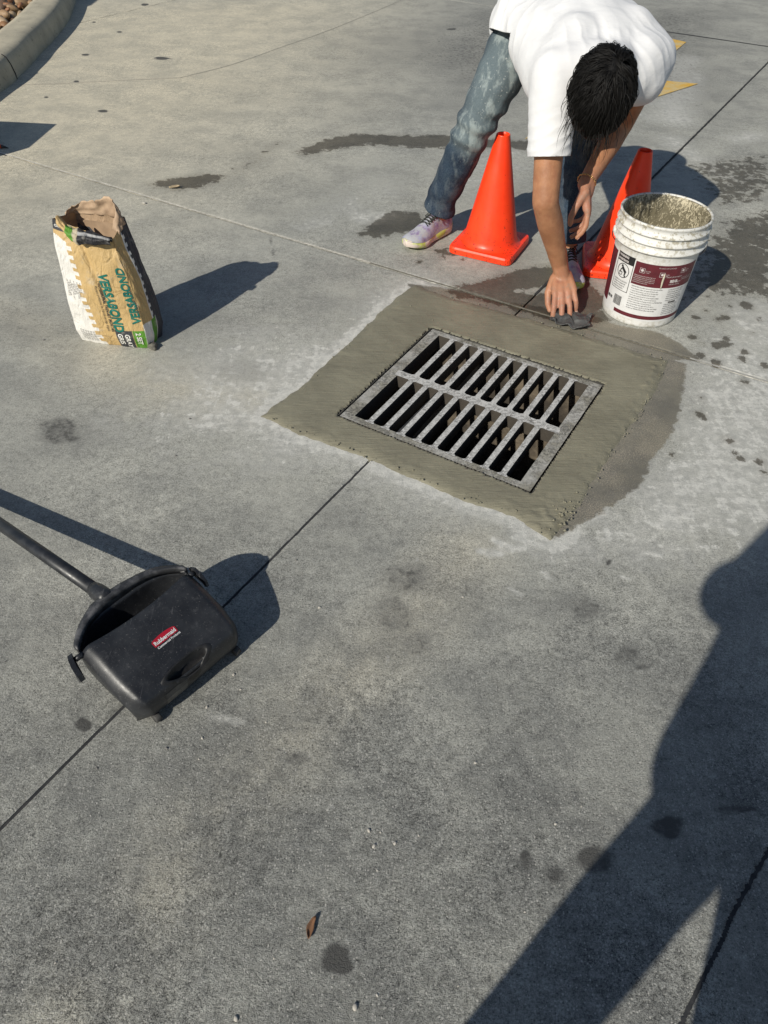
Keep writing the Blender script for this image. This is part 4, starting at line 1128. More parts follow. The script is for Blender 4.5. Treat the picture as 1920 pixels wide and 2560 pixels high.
# rollers at the front edge
for s in (-.098, .115):
    V, Fc = lathe([(.0005, -.007), (.0095, -.007), (.0105, -.004), (.0105, .004), (.0095, .007), (.0005, .007)], 18)
    Rm = Matrix((( PU[0], 0, PV[0], 0), (PU[1], 0, PV[1], 0), (0, 1, 0, 0), (0, 0, 0, 1)))
    Rm = Matrix(((PV[0], 0, PU[0]), (PV[1], 0, PU[1]), (0, 1, 0))).to_4x4()
    c = pw(s, .008, .0115)
    adopt(mesh('roller', [tuple(Vector(c) + Rm @ Vector(v)) for v in V], Fc, plain('roller_rubber', (.03, .03, .03), (.06, .058, .055), 90, .7), smooth=True), pan)
# logo
def pan_top(u, v, off):
    vs_ = [q[0] for q in pp[:20]]; zs_ = [q[1] for q in pp[:20]]
    z = np.interp(v, vs_, zs_); return pw(u, v, z + off)
def pan_sheet_obj(name, V, Fc, mat, parent=None):
    o = adopt(mesh(name, V, Fc, mat), pan); return o
LU, LV = plocal(G(355, 1372, .130))
nn = 28; lw, lh = .029, .0078
V = []
for i in range(nn + 1):
    s = -1 + 2 * i / nn; bow = .0036 * (1 - s * s) ; hh = lh * (.66) + bow
    taper = 1 if abs(s) < .9 else (1 - abs(s)) / .1 * .35 + .65
    V += [pan_top(LU + s * lw * .97, LV + lh * .75, .0012), pan_top(LU + s * lw * (1 if abs(s) < 1 else 1), LV - hh * taper - .002, .0012)]
pan_sheet_obj('logo_plate', V, [(2*i, 2*i+1, 2*i+3, 2*i+2) for i in range(nn)], plain('logo_red', (.42, .012, .03), (.34, .01, .025), 60, .4, .05))
tv, tf = text_geo('Rubbermaid', .0112, .00035, 'CENTER'); 
V = [pan_top(LU + x * .95, LV + .0035 - y, .0019) for x, y, z in tv]
tv2, tf2 = text_geo('Commercial Products', .0066, .00015, 'CENTER')
V2_ = [pan_top(LU + .002 + x * .95, LV + .0122 - y, .0014) for x, y, z in tv2]
Vj, Fj = join((V, tf), (V2_, tf2)); pan_sheet_obj('logo_lettering', Vj, Fj, plain('logo_white', (.72, .72, .72), (.6, .6, .6), 60, .5, .05))
# worn sticker on the front end
V = []
for j in range(6):
    for i in range(9):
        u = -.070 + .052 * i / 8; z = .030 + .042 * j / 5 + .003 * mnoise.noise((i, j, 1)); 
        v = np.interp(z, [.008, .028, .055, .082, .096], [-.004, .010, .017, .017, .007])
        V.append(pw(u + .002 * mnoise.noise((i, j * 3, 7)), v + .0016, z))
pan_sheet_obj('worn_sticker', V, grid_faces(9, 6), plain('old_sticker', (.035, .036, .038), (.07, .07, .068), 70, .35))

# ------------------------------------------------------------------ people
def capsule(p0, r0, p1, r1, seg=14, rings=5):
    p0 = Vector(p0); p1 = Vector(p1); d = p1 - p0; L = d.length
    d = d / L if L > 1e-6 else Vector((0, 0, 1)); a = d.orthogonal().normalized(); b = d.cross(a); V = []
    prof = [(-math.cos(t) * r0, math.sin(t) * r0) for t in np.linspace(0.12, math.pi/2, rings)] + [(L + math.sin(t) * r1, math.cos(t) * r1) for t in np.linspace(0, math.pi/2 - .12, rings)]
    for h, r in prof:
        for k in range(seg):
            t = 2 * math.pi * k / seg; V.append(p0 + d * h + (a * math.cos(t) + b * math.sin(t)) * r)
    Fc = grid_faces(seg, len(prof), True); Fc.append(tuple(range(seg))[::-1]); Fc.append(tuple(range((len(prof)-1)*seg, len(prof)*seg)))
    return V, Fc
def chain(pts, radii): return [(pts[i], radii[i], pts[i+1], radii[i+1]) for i in range(len(pts) - 1)]
def ellipsoid(c, ax, seg=20, rings=14):
    """ax: three axis vectors"""
    V = []; c = Vector(c)
    for j in range(rings):
        t = math.pi * (j + .5) / rings
        for k in range(seg):
            a = 2 * math.pi * k / seg
            V.append(c + Vector(ax[0]) * (math.sin(t) * math.cos(a)) + Vector(ax[1]) * (math.sin(t) * math.sin(a)) + Vector(ax[2]) * math.cos(t))
    Fc = [f[::-1] for f in grid_faces(seg, rings, True)]; Fc.append(tuple(range(seg))); Fc.append(tuple(range((rings-1)*seg, rings*seg))[::-1])
    return V, Fc
def fuse(name, caps, voxel, smooth=4, extra=()):
    V, Fc = join(*[capsule(*c) for c in caps], *extra)
    me = bpy.data.meshes.new('tmp'); me.from_pydata([tuple(v) for v in V], [], Fc); me.update()
    bm = bmesh.new(); bm.from_mesh(me); bmesh.ops.recalc_face_normals(bm, faces=bm.faces); bm.to_mesh(me); bm.free()
    ob = bpy.data.objects.new('tmp', me); COL.objects.link(ob)
    r = ob.modifiers.new('r', 'REMESH'); r.mode = 'VOXEL'; r.voxel_size = voxel; r.adaptivity = 0
    s = ob.modifiers.new('s', 'SMOOTH'); s.iterations = smooth; s.factor = .5
    bpy.context.view_layer.update()
    out = bpy.data.meshes.new_from_object(ob.evaluated_get(bpy.context.evaluated_depsgraph_get())); out.name = name
    bpy.data.objects.remove(ob); bpy.data.meshes.remove(me)
    return out
def cut(me, cuts):
    """cuts: (point, outward direction, radius): remove what lies beyond the plane near the point"""
    bm = bmesh.new(); bm.from_mesh(me)
    for p, d, rad_ in cuts:
        p = Vector(p); d = Vector(d).normalized()
        near = [f for f in bm.faces if (f.calc_center_median() - p).length < rad_]
        geom = list({v for f in near for v in f.verts}) + list({e for f in near for e in f.edges}) + near
        bmesh.ops.bisect_plane(bm, geom=geom, plane_co=p, plane_no=d, clear_outer=True)
    bm.to_mesh(me); bm.free(); me.update()
def lap(me, mask_fn, iters):
    """smooth away from the parts that must stay crisp"""
    n = len(me.vertices); co = np.empty(n * 3); me.vertices.foreach_get('co', co); co = co.reshape(-1, 3)
    ed = np.empty(len(me.edges) * 2, dtype=np.int32); me.edges.foreach_get('vertices', ed); ed = ed.reshape(-1, 2)
    deg = np.bincount(ed.ravel(), minlength=n).astype(float); mk_ = mask_fn(co)
    for _ in range(iters):
        acc = np.stack([np.bincount(ed[:, 0], co[ed[:, 1], c], n) + np.bincount(ed[:, 1], co[ed[:, 0], c], n) for c in range(3)], -1) / deg[:, None]
        co[mk_] = co[mk_] * .4 + acc[mk_] * .6
    me.vertices.foreach_set('co', co.ravel()); me.update()
def displace(me, fn):
    n = len(me.vertices); co = np.empty(n * 3); me.vertices.foreach_get('co', co); co = co.reshape(-1, 3)
    no = np.empty(n * 3); me.vertices.foreach_get('normal', no); no = no.reshape(-1, 3)
    co = co + no * fn(co, no)[:, None]
    me.vertices.foreach_set('co', co.ravel()); me.update()

def skin_mat(name, c1, c2):
    m = NT(name); p = m.pos(); n1 = m.noise(p, 16, 5, .6); n2 = m.noise(p, 220, 4, .65)
    c = m.mix(m.step(n1, .3, .7), c1, c2)
    c = m.mix(m.math('MULTIPLY', m.step(m.noise(p, 75, 3), .73, .76), .5), c, tuple(x * .45 for x in c1))
    hand = m.attr('hand', 'Fac')
    c = m.mix(m.math('MULTIPLY', m.step(m.noise(p, 38, 6, .65), .5, .66), .28), c, (.30, .10, .06))
    c = m.mix(m.math('MULTIPLY', hand, .5), c, (.44, .20, .145))
    c = m.mix(m.math('MULTIPLY', m.math('MULTIPLY', hand, m.step(m.noise(p, 55, 7, .7), .50, .62)), .45), c, (.26, .235, .19))
    return m.done(c, m.lin(n2, .3, .7, .42, .58), m.bump(m.math('ADD', n2, m.math('MULTIPLY', m.noise(m.mapping(p, (1, 1, .45)), 48, 5, .6, .8), 2.2)), .35, .0022), Specular_IOR_Level=.4, Subsurface_Weight=.06, Subsurface_Radius=(.008, .004, .002))

NAILS = []
def hand_caps(wrist, fdir, back, thumb_sign, curls, scale=1.0, spread=.16, thumb_fold=.5):
    """fdir: from wrist along the palm; back: direction out of the hand's back"""
    w = Vector(wrist); f = Vector(fdir).normalized(); b = Vector(back); b = (b - f * b.dot(f)).normalized(); s = f.cross(b).normalized() * thumb_sign   # s points to the thumb side
    caps = []; S = scale
    kn = []
    for i, (off, ln) in enumerate(((.030, .088), (.010, .092), (-.011, .088), (-.030, .080))):
        k = w + (f * ln + s * off) * S; kn.append(k); base = w + (f * .012 + s * off * .55) * S
        caps.append((base, .0165 * S, k - f * .006 * S, .0118 * S)); caps.append((base - b * .006 * S, .013 * S, k - b * .005 * S - f * .012 * S, .0105 * S))
    for a_, c_ in zip(kn[:-1], kn[1:]): caps.append((a_ - f * .014 * S, .0105 * S, c_ - f * .014 * S, .0105 * S))
    lens = ((.040, .025, .021), (.044, .029, .022), (.041, .027, .021), (.032, .020, .019))
    for i in range(4):
        p = kn[i]; ang = 0; d0 = (f + s * spread * (1.5 - i) * .5).normalized()
        r = (.0098, .0100, .0095, .0086)[i] * S
        for j in range(3):
            ang += curls[i][j]; d = d0 * math.cos(ang) - b * math.sin(ang)
            q = p + d * lens[i][j] * S; r2 = r * (.95 if j < 2 else .80)
            caps.append((p, r, q, r2)); p = q; r = r2
        NAILS.append((p - d * .002 * S, d, (b * math.cos(ang) + d0 * math.sin(ang)).normalized(), r * .98, S))
    # thumb leaves the side of the palm near its base
    t0 = w + (f * .022 + s * .026) * S; t1 = t0 + (f * .034 + s * .020 - b * .016 * (1 + thumb_fold)) * S
    t2 = t1 + (f * .030 + s * .006 * (1 - thumb_fold) - b * .012 * thumb_fold * 2) * S; t3 = t2 + (f * .024 - s * .006 * thumb_fold - b * .008 * thumb_fold) * S
    caps += [(t0, .0150 * S, t1, .0125 * S), (t1, .0120 * S, t2, .0108 * S), (t2, .0108 * S, t3, .0085 * S), (w + f * .015 * S, .017 * S, t1, .012 * S)]
    return caps

def build_shoe(root, ankle, heading, mats, size=1.0):
    """ankle on the ground below the ankle joint, heading towards the toe"""
    h = np.array([heading[0], heading[1], 0.0]); h /= np.linalg.norm(h); sd = np.array([-h[1], h[0], 0])
    def w(x, y, z): return np.array([ankle[0], ankle[1], 0]) + (sd * x + h * y) * size + np.array([0, 0, z * size])
    ys = np.linspace(-.075, .205, 30)
    def half(y):
        t = (y + .075) / .28
        return np.interp(t, [0, .05, .15, .35, .5, .7, .85, .94, .985, 1], [.010, .026, .035, .034, .036, .045, .045, .036, .020, .006])
    def lift(y): t = (y + .075) / .28; return np.interp(t, [0, .1, .75, 1], [.008, 0, 0, .018])
    def thick(y): t = (y + .075) / .28; return np.interp(t, [0, .3, .7, 1], [.047, .042, .034, .028])
    V = []; n = 16
    for y in ys:
        for k in range(n):
            a = 2 * math.pi * k / n; c, s_ = math.cos(a), math.sin(a)
            zz = lift(y) + thick(y) * (.5 + .5 * math.copysign(abs(s_) ** .5, s_))
            bulge = 1.06 + .05 * math.sin(y * 60) * (abs(s_) < .6)
            V.append(w(half(y) * math.copysign(abs(c) ** .6, c) * bulge, y, zz + .001))
    Fc = grid_faces(n, len(ys), True) + [tuple(range(n))[::-1], tuple(range(n * (len(ys) - 1), n * len(ys)))]
    sh = bpy.data.objects.new('sneaker', None)
    upper_top = lambda y: np.interp((y + .075) / .28, [0, .06, .18, .36, .5, .7, .85, .95, 1], [.085, .098, .092, .098, .088, .064, .052, .042, .028])
    U = []; nk = 19
    for y in ys:
        zb = lift(y) + thick(y) * .7; zt = upper_top(y)
        for k in range(nk):
            a = math.pi * k / (nk - 1); c, s_ = math.cos(a), math.sin(a)
            t = (y + .075) / .28; e = .75 if t < .45 else .9
            x = half(y) * math.copysign(abs(c) ** e, c) * (1 - .30 * s_ * (1 if t < .5 else .6)) * 1.0
            U.append(w(x, y, zb + (zt - zb) * s_ ** .85 + (.0015 * mnoise.noise((y * 60, a * 3, 3)))))
    U = [u + np.array([0, 0, .006]) for u in U]
    upper = adopt(mesh('sneaker', U, grid_faces(nk, len(ys)), mats['upper'], smooth=True), root)
    sole = mesh('sole', V, Fc, mats['sole'], smooth=True); sole.parent = upper
    # tongue and laces
    T = []
    for j in range(12):
        y = .018 + .078 * j / 11; zt = upper_top(y) + .003
        for i in range(7):
            x = (-1 + i / 3) * .017; T.append(w(x, y, zt - abs(x) * .25 + (.004 if j < 2 else 0)))
    tg = mesh('tongue', T, grid_faces(7, 12), mats['lace'], smooth=True); tg.parent = upper
    parts_ = []
    for j in range(6):
        y = .024 + .0125 * j; zt = upper_top(y) + .006; y2 = y + .010
        z2 = upper_top(y2) + .006
        for s_ in (-1, 1): parts_.append(tube([w(-s_ * .021, y, zt - .006), w(0, (y + y2)/2, (zt + z2)/2 + .002), w(s_ * .021, y2, z2 - .006)], .0026, 6))
    for s_ in (-1, 1):
        parts_.append(tube([w(0, .022, upper_top(.02) + .010), w(s_ * .018, .014, upper_top(.02) + .018), w(s_ * .034, .020, upper_top(.02) + .008), w(s_ * .020, .030, upper_top(.03) + .008), w(0, .024, upper_top(.02) + .010)], .0024, 6))
        parts_.append(tube([w(0, .022, upper_top(.02) + .010), w(s_ * .022, .034, upper_top(.03) + .006), w(s_ * .036, .046, upper_top(.05) - .008)], .0022, 6))
    lc = mesh('laces', *join(*parts_), mats['lace'], smooth=True); lc.parent = upper
    sk = tube([w(0, -.012, .075), w(0, -.015, .145)], [.036, .040], 18); so_ = mesh('sock', *sk, mats['sock'], smooth=True); so_.parent = upper
    return upper

def sneaker_mats():
    m = NT('sneaker_knit'); p = m.pos(); n1 = m.noise(p, 22, 5, .6); n2 = m.noise(p, 260, 4, .7)
    c = m.mix(m.step(n1, .38, .6), (.36, .37, .50), (.22, .16, .28)); c = m.mix(m.math('MULTIPLY', m.step(m.noise(p, 30, 7, .72), .42, .56), .85), c, (.40, .41, .41))
    up = m.done(c, .75, m.bump(n2, .5, .002))
    m = NT('sneaker_foam'); p = m.pos(); n1 = m.noise(p, 16, 3); z = m.sep(p)[2]
    c = m.mix(m.step(n1, .44, .54), (.50, .60, .12), (.62, .53, .47)); c = m.mix(m.math('MULTIPLY', m.step(m.noise(p, 70, 5), .5, .7), .4), c, (.3, .29, .25))
    return dict(upper=up, sole=m.done(c, .65, m.bump(m.noise(p, 90, 3), .3, .002)), lace=plain('black_laces', (.018, .02, .018), (.035, .036, .03), 120, .8, .4, 300), sock=plain('grey_sock', (.10, .10, .11), (.07, .07, .08), 120, .95, .5, 400))
SNEAK = sneaker_mats()

def denim_mat(name, worn):
    m = NT(name); p = m.pos(); n1 = m.noise(p, 7, 6, .6); n2 = m.noise(p, 85, 8, .72); tw = m.noise(m.mapping(p, (500, 500, 140), (0, .6, .5)), 1.0, 3, .6)
    c = m.mix(m.step(n1, .35, .65), (.010, .020, .040), (.020, .038, .062))
    w_ = m.attr('wear', 'Fac')
    fade = m.step(m.math('ADD', w_, m.math('MULTIPLY', m.math('SUBTRACT', n1, .5), .5)), .25, .85)
    c = m.mix(m.math('MULTIPLY', fade, .72), c, (.145, .185, .195))
    sp = m.step(m.math('ADD', n2, m.math('MULTIPLY', w_, .06)), .66, .70)
    c = m.mix(m.math('MULTIPLY', sp, .7), c, (.50, .52, .50))
    sm = m.noise(m.mapping(p, (22, 22, 9), (0.3, .4, 0)), 1.0, 6, .65)
    c = m.mix(m.math('MULTIPLY', m.math('MULTIPLY', m.step(sm, .47, .62), m.math('ADD', .14, w_)), .62), c, (.36, .41, .40))
    c = m.mix(.10, c, m.mix(m.step(tw, .4, .6), (0.0, 0.0, 0.0), (.25, .28, .33)))
    return m.done(c, .9, m.bump(tw, .35, .0015), Specular_IOR_Level=.2)

def cotton_mat(name, c1, c2, dirt=(.35, .34, .33), amount=.5):
    m = NT(name); p = m.pos(); n1 = m.noise(p, 9, 6, .6); n2 = m.noise(p, 34, 7, .7)
    c = m.mix(m.step(n1, .35, .7), c1, c2)
    sp = m.math('MULTIPLY', m.step(n2, .62, .74), m.step(n1, .50, .62))
    c = m.mix(m.math('MULTIPLY', sp, amount), c, dirt)
    kn = m.noise(m.mapping(p, (700, 700, 700)), 1.0, 2, .6)
    wr = m.noise(m.mapping(p, (10, 22, 22)), 1.0, 4, .55, .8)
    return m.done(c, .88, m.bump(m.math('ADD', m.math('MULTIPLY', kn, .12), wr), .35, .006), Specular_IOR_Level=.2, Sheen_Weight=.1)

def hair_mat():
    m = NT('black_hair'); p = m.pos(); n = m.noise(p, 60, 4)
    return m.done(m.mix(n, (.005, .0045, .0045), (.011, .010, .009)), .55, None, Specular_IOR_Level=.28)
HAIRM = hair_mat()

def build_head(c, up, fwd, s=1.0):
    """capsules and ellipsoids of a head centred at c; returns geometry and frame"""
    c = Vector(c); up = Vector(up).normalized(); fwd = Vector(fwd); fwd = (fwd - up * fwd.dot(up)).normalized(); rt = fwd.cross(up).normalized()
    L = lambda x, y, z: c + (rt * x + fwd * y + up * z) * s
    ex = [ellipsoid(L(0, -.008, .030), (rt * .074 * s, fwd * .094 * s, up * .082 * s)), ellipsoid(L(0, .030, -.035), (rt * .060 * s, fwd * .062 * s, up * .082 * s))]
    cp = [(L(-.03, .052, -.085), .024 * s, L(.03, .052, -.085), .024 * s), (L(0, .075, -.098), .020 * s, L(0, .07, -.09), .02 * s),
          (L(0, .092, .018), .010 * s, L(0, .112, -.022), .0135 * s), (L(-.014, .096, -.026), .0085 * s, L(.014, .096, -.026), .0085 * s),
          (L(-.020, .084, -.052), .008 * s, L(.020, .084, -.052), .008 * s), (L(-.018, .083, -.062), .0085 * s, L(.018, .083, -.062), .0085 * s),
          (L(-.045, .082, .030), .010 * s, L(.045, .082, .030), .010 * s), (L(-.032, .074, .012), .0135 * s, L(-.030, .076, .012), .0135 * s), (L(.032, .074, .012), .0135 * s, L(.030, .076, .012), .0135 * s)]
    for k in (-1, 1):
        ex.append(ellipsoid(L(k * .078, -.006, .0), (rt * .009 * s + fwd * -.004 * s, fwd * .020 * s, up * .032 * s), 12, 8))
    return ex, cp, L, (rt, fwd, up)

def build_hair(name, L, frame, root, count, seed, fringe=.05, mat=HAIRM, length=(.05, .085)):
    r = random.Random(seed); rt, fw, up = [np.array(v) for v in frame]; cen = np.array(L(0, -.008, .030))
    S_, R_ = 48, 26; ax = np.array([.0745, .095, .083])
    def loc(x, y, z): return cen + rt * x + fw * y + up * z
    def limit(y): return 1.15 + .95 * np.clip((.35 - y) / .9, 0, 1)       # hairline: high over the face, low at the nape
    capv = []
    for j in range(R_):
        for k in range(S_):
            a = 2 * math.pi * k / S_; th = .03 + (limit(math.sin(a)) - .03) * j / (R_ - 1)
            x, y, z = math.sin(th) * math.cos(a), math.sin(th) * math.sin(a), math.cos(th); n_ = 1 + .06 * mnoise.noise((x * 4, y * 4, z * 4 + seed))
            capv.append(loc(x * ax[0] * n_, y * ax[1] * n_, z * ax[2] * n_))
    parts_ = [(capv, grid_faces(S_, R_, True) + [tuple(range(S_))[::-1]])]
    n_clump = count // 9
    for i in range(n_clump):
        a = r.uniform(0, 2 * math.pi); th = math.acos(1 - r.random() * (1 - math.cos(limit(math.sin(a)))))
        d0 = np.array([math.sin(th) * math.cos(a), math.sin(th) * math.sin(a), math.cos(th)])
        q = d0.copy(); ln = r.uniform(*length) * (1 + 1.0 * max(0, d0[1]) * fringe / .05); path = []; seg = 8
        sgn = mnoise.noise((d0[0] * 2.2, d0[1] * 2.2, d0[2] * 2.2 + seed)) * 2.6 + r.uniform(-.5, .5)
        lifts = r.uniform(.0, .016)
        for k in range(seg):
            f = k / (seg - 1)
            lift = 1.02 + .04 * math.sin(f * 2.4) + lifts / .09 * math.sin(f * 2.6) * .8 - .03 * f
            pos = loc(*(q * ax * lift))
            over = max(0, q[1] - .62)
            pos = pos + np.array([0, 0, -1.0]) * over * .05 * f       # fringe falls
            path.append(pos)
            flow = np.array([.30 * q[0] + .55 * math.sin(sgn), .85 + .2 * math.cos(sgn), -.25]) + .45 * np.array([q[0], q[1] * .4, -.6])
            flow = flow + .55 * np.array([math.cos(sgn + f * 3.4), math.sin(sgn * 1.3 + f * 2.8), 0]); flow -= q * (flow @ q); flow /= np.linalg.norm(flow) + 1e-9
            q = q + flow * (ln / .09) / (seg - 1); q /= np.linalg.norm(q)
        path = np.array(path)
        for h in range(15):
            o_ = np.array([r.gauss(0, 1), r.gauss(0, 1), r.gauss(0, 1)]) * .0050
            wv = r.uniform(0, 6.3)
            pts = [p + o_ * (1 - .75 * (k / (seg - 1)) ** 1.3) + .0012 * np.array([math.sin(wv + k * 1.1), math.cos(wv + k), math.sin(wv * 2 + k)]) for k, p in enumerate(path)]
            w0 = r.uniform(.0005, .0011)
            parts_.append(tube(pts, [w0 * .8, w0, w0, w0, w0 * .9, w0 * .7, w0 * .45, w0 * .1], 4, cap=False))
    # loose strands over the forehead and round the rim
    for i in range(count // 45):
        a = r.gauss(1.57, .9) if i % 3 else r.uniform(0, 6.28); th = r.uniform(.75, 1.25)
        q = np.array([math.sin(th) * math.cos(a), math.sin(th) * math.sin(a), math.cos(th)]); p0 = loc(*(q * ax * 1.05)); out = p0 - cen; out /= np.linalg.norm(out)
        dr = out * .5 + fw * .8 + np.array([r.gauss(0, .25), r.gauss(0, .25), -.25]); dr /= np.linalg.norm(dr); ln = r.uniform(.03, .075) * (fringe / .05); cu = r.uniform(-1, 1); pts = []
        for k in range(8):
            f = k / 7; pts.append(p0 + dr * ln * f + rt * cu * .016 * math.sin(f * 2.6) + np.array([0, 0, -.030]) * f * f * (ln / .06) + out * .010 * math.sin(f * 3.1))
        parts_.append(tube(pts, [.0007, .0008, .0008, .0008, .0007, .0006, .0004, .0001], 4, cap=False))
    return adopt(mesh(name, *join(*parts_), mat, smooth=True), root)

# ---- the worker bending over the drain
worker = thing('person', (.45, 2.93, 0), 'person in white T-shirt and splattered jeans bending down to smooth mortar', 'person')
A = lambda *p: np.array(p, float)
ank_a, kne_a, hip_a = A(.195, 3.045, .095), A(.293, 2.945, .46), A(.482, 3.06, .83)
ank_b, kne_b, hip_b = A(.685, 2.775, .095), A(.675, 2.860, .46), A(.655, 3.00, .83)
sh_a, el_a, wr_a = A(.485, 2.555, .735), G(1178, 437, .395), G(1213, 588, .112)
sh_b, el_b, wr_b = A(.812, 2.700, .752), A(.800, 2.835, .515), G(1264, 398, .385)
neck0, neck1 = A(.672, 2.60, .755), A(.605, 2.40, .770)
headc = A(.575, 2.285, .772)
sp = [A(.548, 3.04, .87), A(.570, 2.94, .915), A(.605, 2.83, .925), A(.645, 2.715, .885), A(.675, 2.62, .825)]     # spine line, lower back to the neck
hex_, hcp, HL, hframe = build_head(headc, A(-.30, -.94, -.10), A(-.12, -.16, -1.0), .94)
caps = list(hcp)
caps += [(neck0, .054, neck1, .050)]
for off in (-.09, 0, .09):
    o3 = np.array([off, off * .25, 0]); caps += chain([p + o3 * .8 + [0, 0, -.115] for p in sp], [.062] * 5)
caps += [(sh_a, .052, el_a, .044), (sh_b, .052, el_b, .043)]
fa = el_a + (wr_a - el_a) * .28; fb = el_b + (wr_b - el_b) * .28
caps += [(el_a, .043, fa, .0445), (fa, .0445, wr_a, .0275), (el_b, .042, fb, .042), (fb, .042, wr_b, .0265)]
hd_a = G(1228, 690, .035) - wr_a
caps += hand_caps(wr_a, hd_a, A(-.1, -.35, .9), 1, ((.35, .50, .25), (.30, .48, .25), (.32, .52, .25), (.40, .60, .3)), 1.12, .22, .7)
hd_b = G(1272, 470, .285) - wr_b
caps += hand_caps(wr_b, hd_b, A(.75, -.15, .25), 1, ((.25, .45, .3), (.40, .60, .35), (.50, .65, .4), (.60, .70, .4)), 1.05, .12, .9)
caps += [(wr_a - (wr_a - el_a) * .15, .030, wr_a + hd_a / np.linalg.norm(hd_a) * .03, .026), (wr_b - (wr_b - el_b) * .12, .029, wr_b + hd_b / np.linalg.norm(hd_b) * .03, .025)]
for h_, k_, a_ in ((hip_a, kne_a, ank_a), (hip_b, kne_b, ank_b)): caps += [(h_, .08, k_, .052), (k_, .052, a_, .038), (sp[0] + [0, 0, -.09], .1, h_, .08)]
me = fuse('body', caps, .0042, 4, hex_)
lap(me, lambda co: (np.linalg.norm(co - (wr_a + hd_a * .5), axis=1) > .15) & (np.linalg.norm(co - (wr_b + hd_b * .5), axis=1) > .14), 14)
co = np.empty(len(me.vertices) * 3); me.vertices.foreach_get('co', co); co = co.reshape(-1, 3)
hf = np.maximum(np.clip(1.3 - np.linalg.norm(co - (wr_a + hd_a * .7), axis=1) / .12, 0, 1), np.clip(1.3 - np.linalg.norm(co - (wr_b + hd_b * .7), axis=1) / .12, 0, 1))
at = me.attributes.new('hand', 'FLOAT', 'POINT'); at.data.foreach_set('value', hf.astype(np.float32))
body = adopt(link('body', me, skin_mat('tanned_skin', (.42, .205, .108), (.29, .130, .066)), None, True), worker)

nail_m = plain('fingernail', (.52, .33, .26), (.46, .28, .22), 200, .3, .05)
for p_, d_, n_, r_, S_ in NAILS:
    d_ = Vector(d_).normalized(); n_ = Vector(n_); n_ = (n_ - d_ * n_.dot(d_)).normalized(); t_ = d_.cross(n_)
    adopt(mesh('fingernail', *ellipsoid(Vector(p_) + n_ * (r_ - .0006), (t_ * .0054 * S_, d_ * .0068 * S_, n_ * .0014), 14, 8), nail_m, smooth=True), worker)
# T-shirt
lat = (sh_b - sh_a); lat /= np.linalg.norm(lat)
caps = []
hw = [.155, .165, .175, .185, .17]; th = [.095, .105, .115, .12, .10]
lat0 = hip_b - hip_a; lat0[2] = 0; lat0 /= np.linalg.norm(lat0)
lats = [lat0 * (1 - k / 4) + lat * (k / 4) for k in range(5)]
for k in (-1, -.5, 0, .5, 1):
    pts = []; rr_ = []
    for i, p in enumerate(sp):
        drop = th[i] + .018 * k * k
        pts.append(p + lats[i] * k * (hw[i] - th[i] * .55) + np.array([0, 0, -drop])); rr_.append(th[i] * (1.0 - .12 * abs(k)))
    caps += chain(pts, rr_)
# hanging hem at the waist
hemc = sp[0] + A(-.02, .10, -.09)
for k in (-1, -.4, .4, 1): caps.append((sp[0] + lat0 * k * .105 + A(0, 0, -.10), .10, sp[0] + lat0 * k * .115 + A(-.005, .10, -.13), .105))
caps.append((hip_a + A(-.03, -.02, .02), .105, hip_a + A(-.085, -.075, -.085), .088))     # loose side hanging over the near hip
caps.append((sh_a + A(.01, .06, -.02), .095, hip_a + A(-.045, -.10, -.05), .09))
slv_a = sh_a + (el_a - sh_a) * .62; slv_b = sh_b + (el_b - sh_b) * .34
caps += [(sp[4] + lat * -.09 + A(0, -.0, -.075), .088, sh_a, .078), (sp[4] + lat * .09 + A(0, 0, -.075), .088, sh_b, .080), (sp[3] + lat * -.10 + A(0, 0, -.09), .09, sh_a + A(0, .03, 0), .078), (sp[3] + lat * .10 + A(0, 0, -.09), .09, sh_b + A(0, .03, 0), .08)]
caps += [(sp[4] + A(0, 0, -.075), .075, neck0 + (neck1 - neck0) * .9 + A(0, 0, .004), .066)]
caps += [(sh_a, .078, slv_a, .072), (slv_a, .072, slv_a + (el_a - sh_a) * .12, .072), (sh_b, .080, slv_b, .076), (slv_b, .076, slv_b + (el_b - sh_b) * .12, .074)]
me = fuse('t_shirt', caps, .0045, 8)
lap(me, lambda co: np.linalg.norm(co - slv_a, axis=1) > .07, 45)
cut(me, [(slv_a, el_a - sh_a, .14), (slv_b, el_b - sh_b, .115), (neck0 + (neck1 - neck0) * .62, neck1 - neck0, .085), (hip_a + A(-.08, -.07, -.095), A(-.35, -.25, -1), .16)])
def shirt_wr(co, no):
    d = np.zeros(len(co))
    for c, ax, fq, amp, rad_ in ((sh_a + (slv_a - sh_a) * .75, (el_a - sh_a) + A(.12, 0, .0), 105, .0060, .11), (sh_b + A(-.05, -.05, .02), lat + A(0, .4, .5), 95, .0048, .11), (sp[2] + lat0 * -.15 + A(0, 0, -.1), A(.5, -.7, .2), 55, .0065, .17), (sh_a + A(.06, .05, .06), A(.8, -.2, .5), 80, .0060, .11), (hip_a + A(-.02, -.09, -.0), A(.9, -.2, .3), 60, .0060, .12), (sp[4] + A(-.03, .0, .02), A(1, .3, 0), 90, .0022, .10)):
        ax = np.array(ax) / np.linalg.norm(ax); r_ = np.linalg.norm(co - c, axis=1); w = np.exp(-(r_ / rad_) ** 2 * 1.6)
        ph = (co @ ax) * fq + 2.2 * vnoise(co, 9, 5, 2)
        d += amp * w * (1 - 2 * np.abs(np.sin(ph)) ** .7) * (.5 + .5 * vnoise(co, 12, 3, 2))
    return d + .0035 * vnoise(co, 8, 1, 3) + .0014 * vnoise(co * (1, 2.2, 2.2), 17, 2, 3)
displace(me, shirt_wr)
shirt = adopt(link('t_shirt', me, cotton_mat('white_cotton', (.70, .70, .71), (.65, .655, .67), (.30, .29, .28), .6), None, True), worker)
